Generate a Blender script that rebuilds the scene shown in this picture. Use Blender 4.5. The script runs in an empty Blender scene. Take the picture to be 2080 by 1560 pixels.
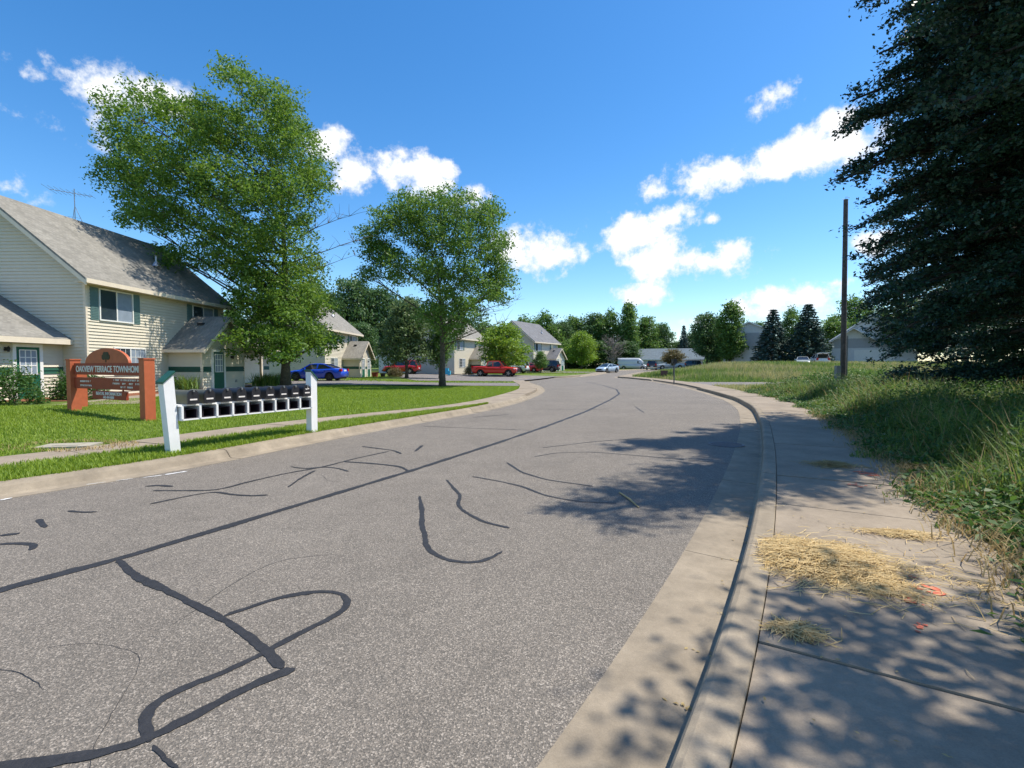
import bpy, math, random
import numpy as np
from mathutils import Vector, Matrix
S = bpy.context.scene
COL = S.collection
R = math.radians
# ------------------------------------------------------------------ camera
FPX = 1000.0
CAMH = 1.6
PITCH = math.atan(38 / FPX)
cam = bpy.data.cameras.new('camera'); camo = bpy.data.objects.new('camera', cam); COL.objects.link(camo)
camo.location = (0, 0, CAMH); camo.rotation_euler = (math.pi / 2 - PITCH, 0, 0)
cam.sensor_width = 36; cam.lens = FPX / 2080 * 36; cam.clip_start = 0.05; cam.clip_end = 6000
S.camera = camo
S.render.resolution_x = 1024; S.render.resolution_y = 768
# ------------------------------------------------------------------ light
SUN_EL = R(61.0)
sd = Vector((0.985, 0.17, 0)).normalized()
sun_dir = Vector((sd.x * math.cos(SUN_EL), sd.y * math.cos(SUN_EL), math.sin(SUN_EL)))
sl = bpy.data.lights.new('sun', 'SUN'); sl.energy = 4.6; sl.angle = R(0.6); sl.color = (1.0, 0.93, 0.82)
so = bpy.data.objects.new('sun', sl); COL.objects.link(so)
so.rotation_euler = sun_dir.to_track_quat('Z', 'Y').to_euler()
S.view_settings.view_transform = 'Standard'; S.view_settings.look = 'None'
S.view_settings.exposure = 0.5; S.view_settings.gamma = 1.0
W = bpy.data.worlds.new('World'); S.world = W; W.use_nodes = True
nt = W.node_tree; nt.nodes.clear()
def N(t, **k):
    n = nt.nodes.new(t)
    for a, b in k.items(): setattr(n, a, b)
    return n
L = nt.links.new
sky = N('ShaderNodeTexSky', sky_type='NISHITA', sun_disc=False, sun_elevation=SUN_EL,
        sun_rotation=math.atan2(sun_dir.x, sun_dir.y), altitude=300, air_density=1.0, dust_density=0.35, ozone_density=2.6)
hs = N('ShaderNodeHueSaturation'); hs.inputs['Saturation'].default_value = 1.32; hs.inputs['Value'].default_value = 1.0
L(sky.outputs[0], hs.inputs['Color'])
tc = N('ShaderNodeTexCoord')
def pdir(px, py):
    v = Vector(((px - 1040) / FPX, 1.0, -(py - 780) / FPX)); v.rotate(Matrix.Rotation(-PITCH, 3, 'X')); return v.normalized()
CLOUDS = [(225,178,85,42,1),(325,196,70,34,1),(110,238,80,22,.55),(45,150,50,28,.6),(185,255,45,45,.6),(120,125,40,22,.35),
 (718,345,48,44,.95),(668,296,42,36,.9),(828,346,72,36,1),(876,378,66,32,.95),(910,350,24,24,.85),(935,405,60,28,.8),
 (1095,515,86,48,1.1),(1045,500,50,46,1),(1190,525,18,26,.7),(1290,480,90,42,1),(1362,440,50,36,1),(1345,522,95,44,1.05),
 (1462,530,76,34,.95),(1492,512,42,26,.9),(1420,368,70,40,1),(1500,350,62,36,1),(1322,388,50,30,.9),(1590,322,84,44,1.05),
 (1662,300,90,54,1.1),(1700,262,52,40,1),(1578,200,48,34,.8),(1448,442,18,12,.6),(1290,605,68,26,1.0),(1600,606,84,30,1.0),(1545,630,56,20,.75),
 (1775,497,38,26,.85),(1690,575,40,11,.5),(1385,652,80,18,.5),(2300,420,160,60,.9),(-220,330,180,60,.9),(-100,560,120,40,.8)]
nz = N('ShaderNodeTexNoise'); nz.inputs['Scale'].default_value = 17; nz.inputs['Detail'].default_value = 9; nz.inputs['Roughness'].default_value = .64
L(tc.outputs['Generated'], nz.inputs['Vector'])
nz2 = N('ShaderNodeTexNoise'); nz2.inputs['Scale'].default_value = 5; nz2.inputs['Detail'].default_value = 3
L(tc.outputs['Generated'], nz2.inputs['Vector'])
acc = None
for (px, py, rx, ry, st) in CLOUDS:
    c = pdir(px, py); k = c.y
    s = N('ShaderNodeVectorMath', operation='SUBTRACT'); L(tc.outputs['Generated'], s.inputs[0]); s.inputs[1].default_value = c
    m = N('ShaderNodeVectorMath', operation='MULTIPLY'); L(s.outputs[0], m.inputs[0])
    ax, az = rx / FPX * k * 1.12, ry / FPX * k * 1.12
    m.inputs[1].default_value = (1 / ax, 1 / max(ax, az), 1 / az)
    l = N('ShaderNodeVectorMath', operation='LENGTH'); L(m.outputs[0], l.inputs[0])
    r = N('ShaderNodeMapRange'); r.inputs['From Min'].default_value = 1.35; r.inputs['From Max'].default_value = 0.0
    r.inputs['To Min'].default_value = 0; r.inputs['To Max'].default_value = st
    L(l.outputs['Value'], r.inputs['Value'])
    if acc is None: acc = r.outputs[0]
    else:
        a = N('ShaderNodeMath', operation='MAXIMUM'); L(acc, a.inputs[0]); L(r.outputs[0], a.inputs[1]); acc = a.outputs[0]
# the sky behind the photographer carries the same kind of scattered clouds
bk = N('ShaderNodeSeparateXYZ'); L(tc.outputs['Generated'], bk.inputs[0])
bm_ = N('ShaderNodeMapRange'); bm_.inputs['From Min'].default_value = 0.0; bm_.inputs['From Max'].default_value = -0.3; L(bk.outputs['Y'], bm_.inputs['Value'])
b2 = N('ShaderNodeMapRange'); b2.inputs['From Min'].default_value = .5; b2.inputs['From Max'].default_value = .75; L(nz2.outputs[0], b2.inputs['Value'])
bb = N('ShaderNodeMath', operation='MULTIPLY'); L(bm_.outputs[0], bb.inputs[0]); L(b2.outputs[0], bb.inputs[1])
a = N('ShaderNodeMath', operation='MAXIMUM'); L(acc, a.inputs[0]); L(bb.outputs[0], a.inputs[1]); acc = a.outputs[0]
sub = N('ShaderNodeMath', operation='MULTIPLY_ADD'); L(nz.outputs[0], sub.inputs[0]); sub.inputs[1].default_value = 2.2; sub.inputs[2].default_value = -1.06
ad = N('ShaderNodeMath', operation='ADD'); L(acc, ad.inputs[0]); L(sub.outputs[0], ad.inputs[1])
gate = N('ShaderNodeMapRange'); gate.inputs['From Min'].default_value = .02; gate.inputs['From Max'].default_value = .2; L(acc, gate.inputs['Value'])
den = N('ShaderNodeMapRange', interpolation_type='SMOOTHSTEP'); den.inputs['From Min'].default_value = .28; den.inputs['From Max'].default_value = .78
L(ad.outputs[0], den.inputs['Value'])
dg = N('ShaderNodeMath', operation='MULTIPLY'); L(den.outputs[0], dg.inputs[0]); L(gate.outputs[0], dg.inputs[1])
cr = N('ShaderNodeMapRange'); cr.inputs['From Min'].default_value = .3; cr.inputs['From Max'].default_value = 1.0
cr.inputs['To Min'].default_value = 4.6; cr.inputs['To Max'].default_value = 6.0; L(ad.outputs[0], cr.inputs['Value'])
cc = N('ShaderNodeVectorMath', operation='SCALE'); cc.inputs[0].default_value = (0.97, .99, 1.02); L(cr.outputs[0], cc.inputs['Scale'])
mx = N('ShaderNodeMix', data_type='RGBA'); L(dg.outputs[0], mx.inputs[0]); L(hs.outputs[0], mx.inputs[6]); L(cc.outputs[0], mx.inputs[7])
bg = N('ShaderNodeBackground'); bg.inputs['Strength'].default_value = 0.15; L(mx.outputs[2], bg.inputs['Color'])
wo = N('ShaderNodeOutputWorld'); L(bg.outputs[0], wo.inputs['Surface'])
# ------------------------------------------------------------------ materials
M = {}
def mat(name, col, rough=.8, var=0.0, scale=8.0, bump=0.0, bscale=40.0, metal=0.0, spec=.4, col2=None, detail=6):
    m = bpy.data.materials.new(name); m.use_nodes = True; t = m.node_tree
    b = t.nodes['Principled BSDF']; b.inputs['Roughness'].default_value = rough; b.inputs['Metallic'].default_value = metal
    b.inputs['Specular IOR Level'].default_value = spec
    b.inputs['Base Color'].default_value = (*col, 1)
    if var or col2:
        g = t.nodes.new('ShaderNodeTexCoord'); n = t.nodes.new('ShaderNodeTexNoise'); n.inputs['Scale'].default_value = scale; n.inputs['Detail'].default_value = detail
        t.links.new(g.outputs['Object'], n.inputs['Vector'])
        r = t.nodes.new('ShaderNodeValToRGB'); c2 = col2 or tuple(c * (1 + var) for c in col)
        r.color_ramp.elements[0].position = .3; r.color_ramp.elements[1].position = .7
        r.color_ramp.elements[0].color = (*[c * (1 - var) for c in col], 1); r.color_ramp.elements[1].color = (*c2, 1)
        t.links.new(n.outputs[0], r.inputs[0]); t.links.new(r.outputs[0], b.inputs['Base Color'])
    if bump:
        g2 = t.nodes.new('ShaderNodeTexCoord'); n2 = t.nodes.new('ShaderNodeTexNoise'); n2.inputs['Scale'].default_value = bscale; n2.inputs['Detail'].default_value = 4
        t.links.new(g2.outputs['Object'], n2.inputs['Vector'])
        bp = t.nodes.new('ShaderNodeBump'); bp.inputs['Strength'].default_value = bump; bp.inputs['Distance'].default_value = .02
        t.links.new(n2.outputs[0], bp.inputs['Height']); t.links.new(bp.outputs[0], b.inputs['Normal'])
    M[name] = m; return m
def leafmat(name, c1, c2, trans=.35, rough=.55):
    m = bpy.data.materials.new(name); m.use_nodes = True; t = m.node_tree; b = t.nodes['Principled BSDF']
    b.inputs['Roughness'].default_value = rough; b.inputs['Specular IOR Level'].default_value = .5
    g = t.nodes.new('ShaderNodeNewGeometry'); r = t.nodes.new('ShaderNodeValToRGB')
    r.color_ramp.elements[0].color = (*c1, 1); r.color_ramp.elements[1].color = (*c2, 1)
    t.links.new(g.outputs['Random Per Island'], r.inputs[0]); t.links.new(r.outputs[0], b.inputs['Base Color'])
    tr = t.nodes.new('ShaderNodeBsdfTranslucent'); hv = t.nodes.new('ShaderNodeHueSaturation'); hv.inputs['Hue'].default_value = .485; hv.inputs['Value'].default_value = 1.5
    t.links.new(r.outputs[0], hv.inputs['Color']); t.links.new(hv.outputs[0], tr.inputs['Color'])
    mxs = t.nodes.new('ShaderNodeMixShader'); mxs.inputs[0].default_value = trans
    t.links.new(b.outputs[0], mxs.inputs[1]); t.links.new(tr.outputs[0], mxs.inputs[2])
    t.links.new(mxs.outputs[0], t.nodes['Material Output'].inputs['Surface'])
    M[name] = m; return m
def asphalt(name, base, spk):
    m = bpy.data.materials.new(name); m.use_nodes = True; t = m.node_tree; b = t.nodes['Principled BSDF']
    b.inputs['Roughness'].default_value = .85; b.inputs['Specular IOR Level'].default_value = .3
    g = t.nodes.new('ShaderNodeTexCoord')
    v = t.nodes.new('ShaderNodeTexVoronoi'); v.inputs['Scale'].default_value = 150; t.links.new(g.outputs['Object'], v.inputs['Vector'])
    sp = t.nodes.new('ShaderNodeSeparateColor'); t.links.new(v.outputs['Color'], sp.inputs[0])
    r = t.nodes.new('ShaderNodeValToRGB'); e = r.color_ramp.elements
    e[0].position = 0; e[0].color = (*[c * .62 for c in base], 1); e[1].position = 1; e[1].color = (*spk, 1)
    x = r.color_ramp.elements.new(.45); x.color = (*base, 1); x = r.color_ramp.elements.new(.8); x.color = (base[0] * 1.35, base[1] * 1.3, base[2] * 1.25, 1)
    t.links.new(sp.outputs[0], r.inputs[0])
    n = t.nodes.new('ShaderNodeTexNoise'); n.inputs['Scale'].default_value = .55; n.inputs['Detail'].default_value = 7; t.links.new(g.outputs['Object'], n.inputs['Vector'])
    mr = t.nodes.new('ShaderNodeMapRange'); mr.inputs['From Min'].default_value = .3; mr.inputs['From Max'].default_value = .7; mr.inputs['To Min'].default_value = .8; mr.inputs['To Max'].default_value = 1.16
    n3 = t.nodes.new('ShaderNodeTexNoise'); n3.inputs['Scale'].default_value = 3.2; n3.inputs['Detail'].default_value = 9; n3.inputs['Roughness'].default_value = .7; t.links.new(g.outputs['Object'], n3.inputs['Vector'])
    av = t.nodes.new('ShaderNodeMath'); av.operation = 'MULTIPLY_ADD'; t.links.new(n3.outputs[0], av.inputs[0]); av.inputs[1].default_value = .55; 
    hv_ = t.nodes.new('ShaderNodeMath'); hv_.operation = 'MULTIPLY'; t.links.new(n.outputs[0], hv_.inputs[0]); hv_.inputs[1].default_value = .45; t.links.new(hv_.outputs[0], av.inputs[2])
    t.links.new(av.outputs[0], mr.inputs['Value'])
    sc = t.nodes.new('ShaderNodeVectorMath'); sc.operation = 'SCALE'; t.links.new(r.outputs[0], sc.inputs[0]); t.links.new(mr.outputs[0], sc.inputs['Scale'])
    t.links.new(sc.outputs[0], b.inputs['Base Color'])
    bp = t.nodes.new('ShaderNodeBump'); bp.inputs['Strength'].default_value = .55; bp.inputs['Distance'].default_value = .006
    t.links.new(v.outputs['Distance'], bp.inputs['Height']); t.links.new(bp.outputs[0], b.inputs['Normal'])
    M[name] = m
def shingle(name, c1, c2):
    m = bpy.data.materials.new(name); m.use_nodes = True; t = m.node_tree; b = t.nodes['Principled BSDF']; b.inputs['Roughness'].default_value = .92
    b.inputs['Specular IOR Level'].default_value = .15
    g = t.nodes.new('ShaderNodeTexCoord'); mp = t.nodes.new('ShaderNodeMapping'); mp.inputs['Rotation'].default_value = (0, 0, R(90))
    k = t.nodes.new('ShaderNodeTexBrick'); k.inputs['Scale'].default_value = 3.2; k.inputs['Color1'].default_value = (*c1, 1); k.inputs['Color2'].default_value = (*c2, 1)
    k.inputs['Mortar'].default_value = (*[c * .7 for c in c1], 1); k.inputs['Mortar Size'].default_value = .015
    t.links.new(g.outputs['Object'], mp.inputs[0]); t.links.new(mp.outputs[0], k.inputs['Vector'])
    n = t.nodes.new('ShaderNodeTexNoise'); n.inputs['Scale'].default_value = 1.4; n.inputs['Detail'].default_value = 8; t.links.new(g.outputs['Object'], n.inputs['Vector'])
    mr = t.nodes.new('ShaderNodeMapRange'); mr.inputs['To Min'].default_value = .7; mr.inputs['To Max'].default_value = 1.3; t.links.new(n.outputs[0], mr.inputs['Value'])
    sc = t.nodes.new('ShaderNodeVectorMath'); sc.operation = 'SCALE'; t.links.new(k.outputs[0], sc.inputs[0]); t.links.new(mr.outputs[0], sc.inputs['Scale'])
    t.links.new(sc.outputs[0], b.inputs['Base Color'])
    bp = t.nodes.new('ShaderNodeBump'); bp.inputs['Strength'].default_value = .4; bp.inputs['Distance'].default_value = .01; t.links.new(k.outputs['Fac'], bp.inputs['Height']); t.links.new(bp.outputs[0], b.inputs['Normal'])
    M[name] = m
asphalt('asphalt', (.155, .139, .118), (.38, .335, .28)); asphalt('drive_asphalt', (.17, .155, .145), (.33, .3, .28))
mat('sealant', (.026, .026, .028), .6, .25, 20, .3, 90)
mat('concrete', (.285, .232, .168), .9, .14, 2.6, .25, 60); mat('curb_concrete', (.27, .222, .158), .9, .2, 3.1, .3, 55)
def concrete(name, base, s1, grime):
    m = bpy.data.materials.new(name); m.use_nodes = True; t = m.node_tree; b = t.nodes['Principled BSDF']; b.inputs['Roughness'].default_value = .9; b.inputs['Specular IOR Level'].default_value = .25
    g = t.nodes.new('ShaderNodeTexCoord'); col = None
    for sc_, lo, hi, f0, f1 in ((s1, 1 - grime, 1 + grime * .7, .3, .7), (14, .9, 1.08, .3, .7), (130, .84, 1.14, .25, .75)):
        n = t.nodes.new('ShaderNodeTexNoise'); n.inputs['Scale'].default_value = sc_; n.inputs['Detail'].default_value = 8; n.inputs['Roughness'].default_value = .65; t.links.new(g.outputs['Object'], n.inputs['Vector'])
        r = t.nodes.new('ShaderNodeMapRange'); r.inputs['From Min'].default_value = f0; r.inputs['From Max'].default_value = f1; r.inputs['To Min'].default_value = lo; r.inputs['To Max'].default_value = hi; t.links.new(n.outputs[0], r.inputs['Value'])
        v = t.nodes.new('ShaderNodeVectorMath'); v.operation = 'SCALE'
        if col is None: v.inputs[0].default_value = base
        else: t.links.new(col, v.inputs[0])
        t.links.new(r.outputs[0], v.inputs['Scale']); col = v.outputs[0]
    t.links.new(col, b.inputs['Base Color']); bp = t.nodes.new('ShaderNodeBump'); bp.inputs['Strength'].default_value = .35; bp.inputs['Distance'].default_value = .006; t.links.new(n.outputs[0], bp.inputs['Height']); t.links.new(bp.outputs[0], b.inputs['Normal']); M[name] = m
concrete('concrete', (.295, .243, .182), 1.3, .24); concrete('curb_concrete', (.285, .238, .175), 1.9, .3)
mat('old_concrete', (.34, .31, .24), .9, .15, 5, .3, 50)
mat('white_paint', (.80, .80, .78), .45, .04, 6); mat('road_paint', (.7, .7, .68), .8, .3, 14)
mat('lawn_soil', (.085, .14, .014), .95, .3, 1.7, .6, 30, col2=(.15, .205, .024)); mat('field_soil', (.12, .14, .045), .95, .3, .8, .6, 20, col2=(.2, .19, .08))
mat('mulch', (.2, .075, .035), .95, .4, 22, .8, 50); mat('ground_far', (.07, .1, .03), .95, .3, .05)
mat('siding', (.62, .565, .445), .6, .03, 3); mat('trim', (.72, .62, .48), .55, .05, 5); mat('white_trim', (.78, .77, .72), .5, .04, 5)
mat('green_trim', (.018, .085, .055), .5, .12, 9); mat('door_green', (.012, .11, .065), .45, .08, 5); mat('shutter', (.11, .19, .18), .55, .08, 7)
shingle('shingles', (.27, .255, .222), (.20, .19, .165)); shingle('grey_shingles', (.2, .2, .205), (.14, .14, .145)); shingle('blue_shingles', (.16, .2, .23), (.12, .15, .17))
mat('glass', (.03, .045, .06), .06, spec=.9); mat('blind', (.25, .3, .36), .3, .1, 4); mat('car_glass', (.015, .02, .025), .05, spec=.9)
mat('sign_wood', (.47, .115, .045), .6, .1, 7, .1, 30); mat('sign_board', (.30, .045, .018), .6, .1, 6); mat('emblem', (.05, .045, .02), .7, .2, 30)
mat('letter', (.78, .72, .66), .6, .05, 20); mat('black_metal', (.022, .022, .026), .42, .2, 12); mat('olive_metal', (.1, .095, .06), .4, .15, 7)
mat('dark_inside', (.02, .012, .02), .8, .2, 9); mat('pole_wood', (.10, .085, .075), .9, .3, 6, .6, 25); mat('steel', (.42, .43, .44), .35, .1, 9, metal=.8)
mat('grey_box', (.25, .26, .25), .6, .1, 6); mat('bark', (.115, .09, .065), .95, .35, 9, .9, 18); mat('dead_wood', (.23, .2, .18), .95, .2, 5); mat('oak_bark', (.05, .042, .035), .95, .3, 8, .8, 18)
leafmat('leaf_ash', (.055, .14, .014), (.155, .265, .032), .4); leafmat('leaf_ash_b', (.05, .135, .018), (.14, .25, .038), .4)
leafmat('leaf_oak', (.014, .05, .032), (.034, .09, .05), .16, .5); leafmat('leaf_dark', (.038, .098, .03), (.095, .18, .05), .32)
leafmat('leaf_mid', (.06, .145, .026), (.14, .245, .05), .38); leafmat('leaf_bright', (.12, .23, .016), (.2, .31, .03)); leafmat('leaf_pale', (.075, .14, .045), (.14, .2, .075))
leafmat('needle', (.03, .075, .06), (.085, .145, .125), .1); leafmat('leaf_bush', (.03, .09, .014), (.08, .17, .03)); leafmat('leaf_rust', (.09, .10, .03), (.16, .12, .05))
leafmat('grass', (.125, .215, .014), (.265, .37, .03), .4, .6); leafmat('weed', (.075, .155, .022), (.2, .28, .06), .35, .6); leafmat('dry_weed', (.26, .28, .09), (.42, .38, .17), .3, .7)
leafmat('daylily', (.10, .19, .03), (.22, .31, .06), .3); leafmat('straw', (.38, .26, .09), (.64, .49, .24), .15, .7); leafmat('dead_grass', (.3, .22, .09), (.42, .33, .15), .2, .8)
for nm, c in (('blue', (.006, .06, .52)), ('red', (.42, .014, .014)), ('truckred', (.52, .022, .008)), ('silver', (.42, .52, .6)), ('white', (.72, .73, .74)), ('black', (.012, .012, .018)), ('navy', (.012, .014, .03)), ('vangrey', (.5, .53, .57)), ('greysilver', (.45, .5, .5)), ('green', (.04, .07, .06))):
    mt = mat('car_' + nm, c, .22, spec=.6); mt.node_tree.nodes['Principled BSDF'].inputs['Coat Weight'].default_value = .6
mat('tyre', (.018, .018, .018), .9, .2, 20); mat('rim', (.5, .5, .52), .3, metal=.8); mat('dark_rim', (.07, .07, .075), .4, metal=.5); mat('lamp_red', (.5, .01, .01), .2); mat('lamp_clear', (.75, .78, .8), .1, spec=.8); mat('plate', (.7, .72, .75), .4); mat('chrome', (.6, .6, .62), .15, metal=.9); mat('plastic', (.025, .025, .027), .6)
mat('orange_paint', (.55, .15, .085), .9, .2, 30); mat('blue_paint', (.12, .35, .62), .9, .3, 25); mat('toy_blue', (.05, .42, .62), .5); mat('pot_red', (.28, .06, .035), .8, .2, 8); mat('brown_sign', (.13, .06, .05), .7, .1, 9)
mat('pale_siding', (.62, .63, .62), .6, .04, 3); mat('grey_siding', (.36, .37, .38), .6, .05, 3); mat('garage_door', (.70, .66, .58), .5, .04, 3); mat('iron', (.1, .1, .11), .6, .2, 20)
# ------------------------------------------------------------------ helpers
def ss(a, b, x):
    t = np.clip((np.asarray(x, float) - a) / (b - a), 0, 1); return t * t * (3 - 2 * t)
def far(y): return 0.6 * ss(50, 100, y)
def G(px, py, z=0.0):
    d = Vector(((px - 1040) / FPX, 1.0, -(py - 780) / FPX)); d.rotate(Matrix.Rotation(-PITCH, 3, 'X'))
    for _ in range(12):
        k = (z - CAMH) / d.z if d.z < -1e-5 else 200.0
        zz = float(far(d.y * k))
        k = (z + zz - CAMH) / d.z
        if k < 0: k = 150
    return Vector((d.x * k, d.y * k, z + float(far(d.y * k))))
class MB:
    def __init__(s): s.v = []; s.f = []; s.m = []
    def add(s, vs, fs, m=0):
        o = len(s.v); s.v += [tuple(v) for v in vs]; s.f += [tuple(i + o for i in f) for f in fs]; s.m += [m] * len(fs); return s
    def box(s, a, b, m=0, T=None):
        x0, y0, z0 = a; x1, y1, z1 = b
        vs = [Vector(p) for p in ((x0,y0,z0),(x1,y0,z0),(x1,y1,z0),(x0,y1,z0),(x0,y0,z1),(x1,y0,z1),(x1,y1,z1),(x0,y1,z1))]
        if T: vs = [T @ v for v in vs]
        return s.add(vs, [(0,3,2,1),(4,5,6,7),(0,1,5,4),(1,2,6,5),(2,3,7,6),(3,0,4,7)], m)
    def slab(s, q, th, m=0, down=Vector((0, 0, -1))):
        q = [Vector(p) for p in q]; w = [p + down * th for p in q]
        return s.add(q + w, [(0,1,2,3),(7,6,5,4),(0,4,5,1),(1,5,6,2),(2,6,7,3),(3,7,4,0)], m)
    def tube(s, pts, rad, n=6, m=0, cap=True):
        pts = [Vector(p) for p in pts]; o = len(s.v); k = len(pts)
        for i, p in enumerate(pts):
            d = (pts[min(i + 1, k - 1)] - pts[max(i - 1, 0)])
            if d.length < 1e-6: d = Vector((0, 0, 1))
            d.normalize(); u = d.orthogonal().normalized()
            if abs(d.z) > .3: u = (Vector((1, 0, 0)) - d * d.x).normalized()
            w = d.cross(u)
            r = rad[i] if hasattr(rad, '__len__') else rad
            for j in range(n):
                a = 2 * math.pi * j / n; s.v.append(tuple(p + u * (r * math.cos(a)) + w * (r * math.sin(a))))
        for i in range(k - 1):
            for j in range(n):
                a = o + i * n + j; b = o + i * n + (j + 1) % n; s.f.append((a, b, b + n, a + n)); s.m.append(m)
        if cap:
            s.f.append(tuple(o + (k - 1) * n + j for j in range(n))); s.m.append(m); s.f.append(tuple(o + n - 1 - j for j in range(n))); s.m.append(m)
        return s
    def prism(s, poly, d, m=0):
        n = len(poly); p = [Vector(q) for q in poly]; d = Vector(d); q = [a + d for a in p]
        return s.add(p + q, [tuple(range(n - 1, -1, -1)), tuple(range(n, 2 * n))] + [(i, (i + 1) % n, n + (i + 1) % n, n + i) for i in range(n)], m)
    def build(s, name, mats, parent=None, smooth=False):
        me = bpy.data.meshes.new(name); me.from_pydata(s.v, [], s.f)
        if not isinstance(mats, (list, tuple)): mats = [mats]
        for x in mats: me.materials.append(M[x] if isinstance(x, str) else x)
        if len(mats) > 1: me.polygons.foreach_set('material_index', s.m)
        if smooth: me.polygons.foreach_set('use_smooth', [True] * len(me.polygons))
        me.update(); o = bpy.data.objects.new(name, me); COL.objects.link(o)
        if parent: o.parent = parent
        return o
def tag(o, label=None, cat=None, group=None, kind=None):
    for k, v in (('label', label), ('category', cat), ('group', group), ('kind', kind)):
        if v: o[k] = v
    return o
def empty(name, loc=(0, 0, 0), rz=0.0):
    o = bpy.data.objects.new(name, None); COL.objects.link(o); o.location = loc; o.rotation_euler = (0, 0, rz); o.empty_display_size = .2; return o
def meshobj(name, V, F4, matn, parent=None, F3=None):
    V = np.asarray(V, np.float32); me = bpy.data.meshes.new(name); parts = []; st = []; c = 0
    for F in (F4, F3):
        if F is not None and len(F): F = np.asarray(F, np.int32); parts.append(F.ravel()); st.append(np.arange(len(F)) * F.shape[1] + c); c += F.size
    lp = np.concatenate(parts); ls = np.concatenate(st).astype(np.int32)
    me.vertices.add(len(V)); me.vertices.foreach_set('co', V.ravel()); me.loops.add(len(lp)); me.loops.foreach_set('vertex_index', lp)
    me.polygons.add(len(ls)); me.polygons.foreach_set('loop_start', ls)
    try: me.polygons.foreach_set('loop_total', np.diff(np.append(ls, c)).astype(np.int32))
    except Exception: pass
    me.materials.append(M[matn]); me.update(calc_edges=True); me.validate()
    o = bpy.data.objects.new(name, me); COL.objects.link(o)
    if parent: o.parent = parent
    return o
def copy_tree(o, parent=None):
    c = o.copy(); COL.objects.link(c); c.parent = parent
    for ch in [x for x in CH.get(o.name, [])]: copy_tree(ch, c)
    return c
CH = {}
def unit(a): return a / np.maximum(np.linalg.norm(a, axis=1, keepdims=True), 1e-9)
def leaves(P, size, rng, up=.4, asp=.5, droop=0):
    n = len(P); nrm = rng.normal(size=(n, 3)); nrm[:, 2] += up * 2; nrm = unit(nrm)
    t = rng.normal(size=(n, 3)); t[:, 2] -= droop; t -= nrm * (t * nrm).sum(1, keepdims=True); t = unit(t); b = np.cross(nrm, t)
    l = (size * rng.uniform(.6, 1.3, n))[:, None]; w = l * asp
    V = np.stack([P - t * l * .5, P + b * w * .5 + nrm * l * .08, P + t * l * .5, P - b * w * .5 + nrm * l * .08], 1).reshape(-1, 3)
    return V, np.arange(4 * n).reshape(-1, 4)
def blades(P, h, w, lean, rng):
    n = len(P); a = rng.uniform(0, 2 * math.pi, n); d = np.stack([np.cos(a), np.sin(a), 0 * a], 1); s = np.stack([-np.sin(a), np.cos(a), 0 * a], 1)
    ln = (lean * rng.uniform(.2, 1.2, n) * h)[:, None]; h = h[:, None]; z = np.array([[0, 0, 1.]]); w = np.broadcast_to(np.asarray(w, float), (n,))[:, None]
    V = np.stack([P - s * w, P + s * w, P + d * ln * .35 + z * h * .6 + s * w * .8, P + d * ln * .35 + z * h * .6 - s * w * .8, P + d * ln + z * h], 1).reshape(-1, 3)
    i = np.arange(n)[:, None] * 5
    return V, i + np.array([[0, 1, 2, 3]]), i + np.array([[3, 2, 4]])
# ------------------------------------------------------------------ road curves
def spline(P, step=.5, smooth=3):
    P = np.array(P, float); t = np.concatenate([[0], np.cumsum(np.linalg.norm(np.diff(P, axis=0), axis=1))])
    s = np.arange(0, t[-1], step); Q = np.stack([np.interp(s, t, P[:, k]) for k in (0, 1)], 1)
    for _ in range(smooth):
        A = np.pad(Q, ((2, 2), (0, 0)), mode='reflect', reflect_type='odd'); Q = (A[:-4] + 2 * A[1:-3] + 3 * A[2:-2] + 2 * A[3:-1] + A[4:]) / 9
    return Q
def normals(Q, side):
    d = np.gradient(Q, axis=0); d /= np.linalg.norm(d, axis=1, keepdims=True); return np.stack([d[:, 1], -d[:, 0]], 1) * side
RP = [(1110,1560),(1170,1470),(1290,1290),(1400,1110),(1452,1010),(1490,925),(1506,865),(1500,832),(1472,813),(1420,796),(1370,783),(1310,773),(1268,768),(1243,764.5)]
LP = [(0,1015),(160,988),(380,957),(560,916),(780,873),(960,841),(1006,831.5),(1064,816),(1100,800.5),(1108,794),(1102,786),(1089,781),(1074,776),(1079,772.5),(1101,767.5),(1156,761.8),(1212,756.6)]
rp = [tuple(G(*p)[:2]) for p in RP]; lp_ = [tuple(G(*p)[:2]) for p in LP]
d0 = np.array(rp[1]) - np.array(rp[0]); d0 /= np.linalg.norm(d0)
rp = [tuple(np.array(rp[0]) - d0 * 9 + np.array((-.6, 0))), *rp, (19, 77), (27.5, 90), (38, 105), (53, 125), (75, 150)]
d1 = np.array(lp_[1]) - np.array(lp_[0]); d1 /= np.linalg.norm(d1)
lp_ = [tuple(np.array(lp_[0]) - d1 * 12), *lp_, (20, 92), (29, 107), (44, 127), (66, 152)]
ER = spline(rp, .5, 3); EL = spline(lp_, .5, 3); NR = normals(ER, 1); NL = normals(EL, -1)
def off(E, Nn, d): return E + Nn * np.asarray(d).reshape(-1, 1) if np.ndim(d) else E + Nn * d
def vw(y): return 1.25 * (1 - ss(9.5, 19.5, y))
SWL = 1.15
VW = vw(EL[:, 1])
BL = off(EL, NL, .5 + VW + SWL); BR = off(ER, NR, 2.2)
def monoY(Q):
    o = np.argsort(Q[:, 1]); return Q[o, 1], Q[o, 0]
bly, blx = monoY(BL); bry, brx = monoY(BR)
def XLb(y): return np.interp(y, bly, blx)
def XRb(y): return np.interp(y, bry, brx)
def lz(x, y): return .13 + far(y) + .15 * ss(7, 14, -np.asarray(x, float))
def fz(x, y): return .13 + far(y) + 1.05 * ss(46, 66, y) * ss(3, 13, np.asarray(x) - XRb(y))
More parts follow.
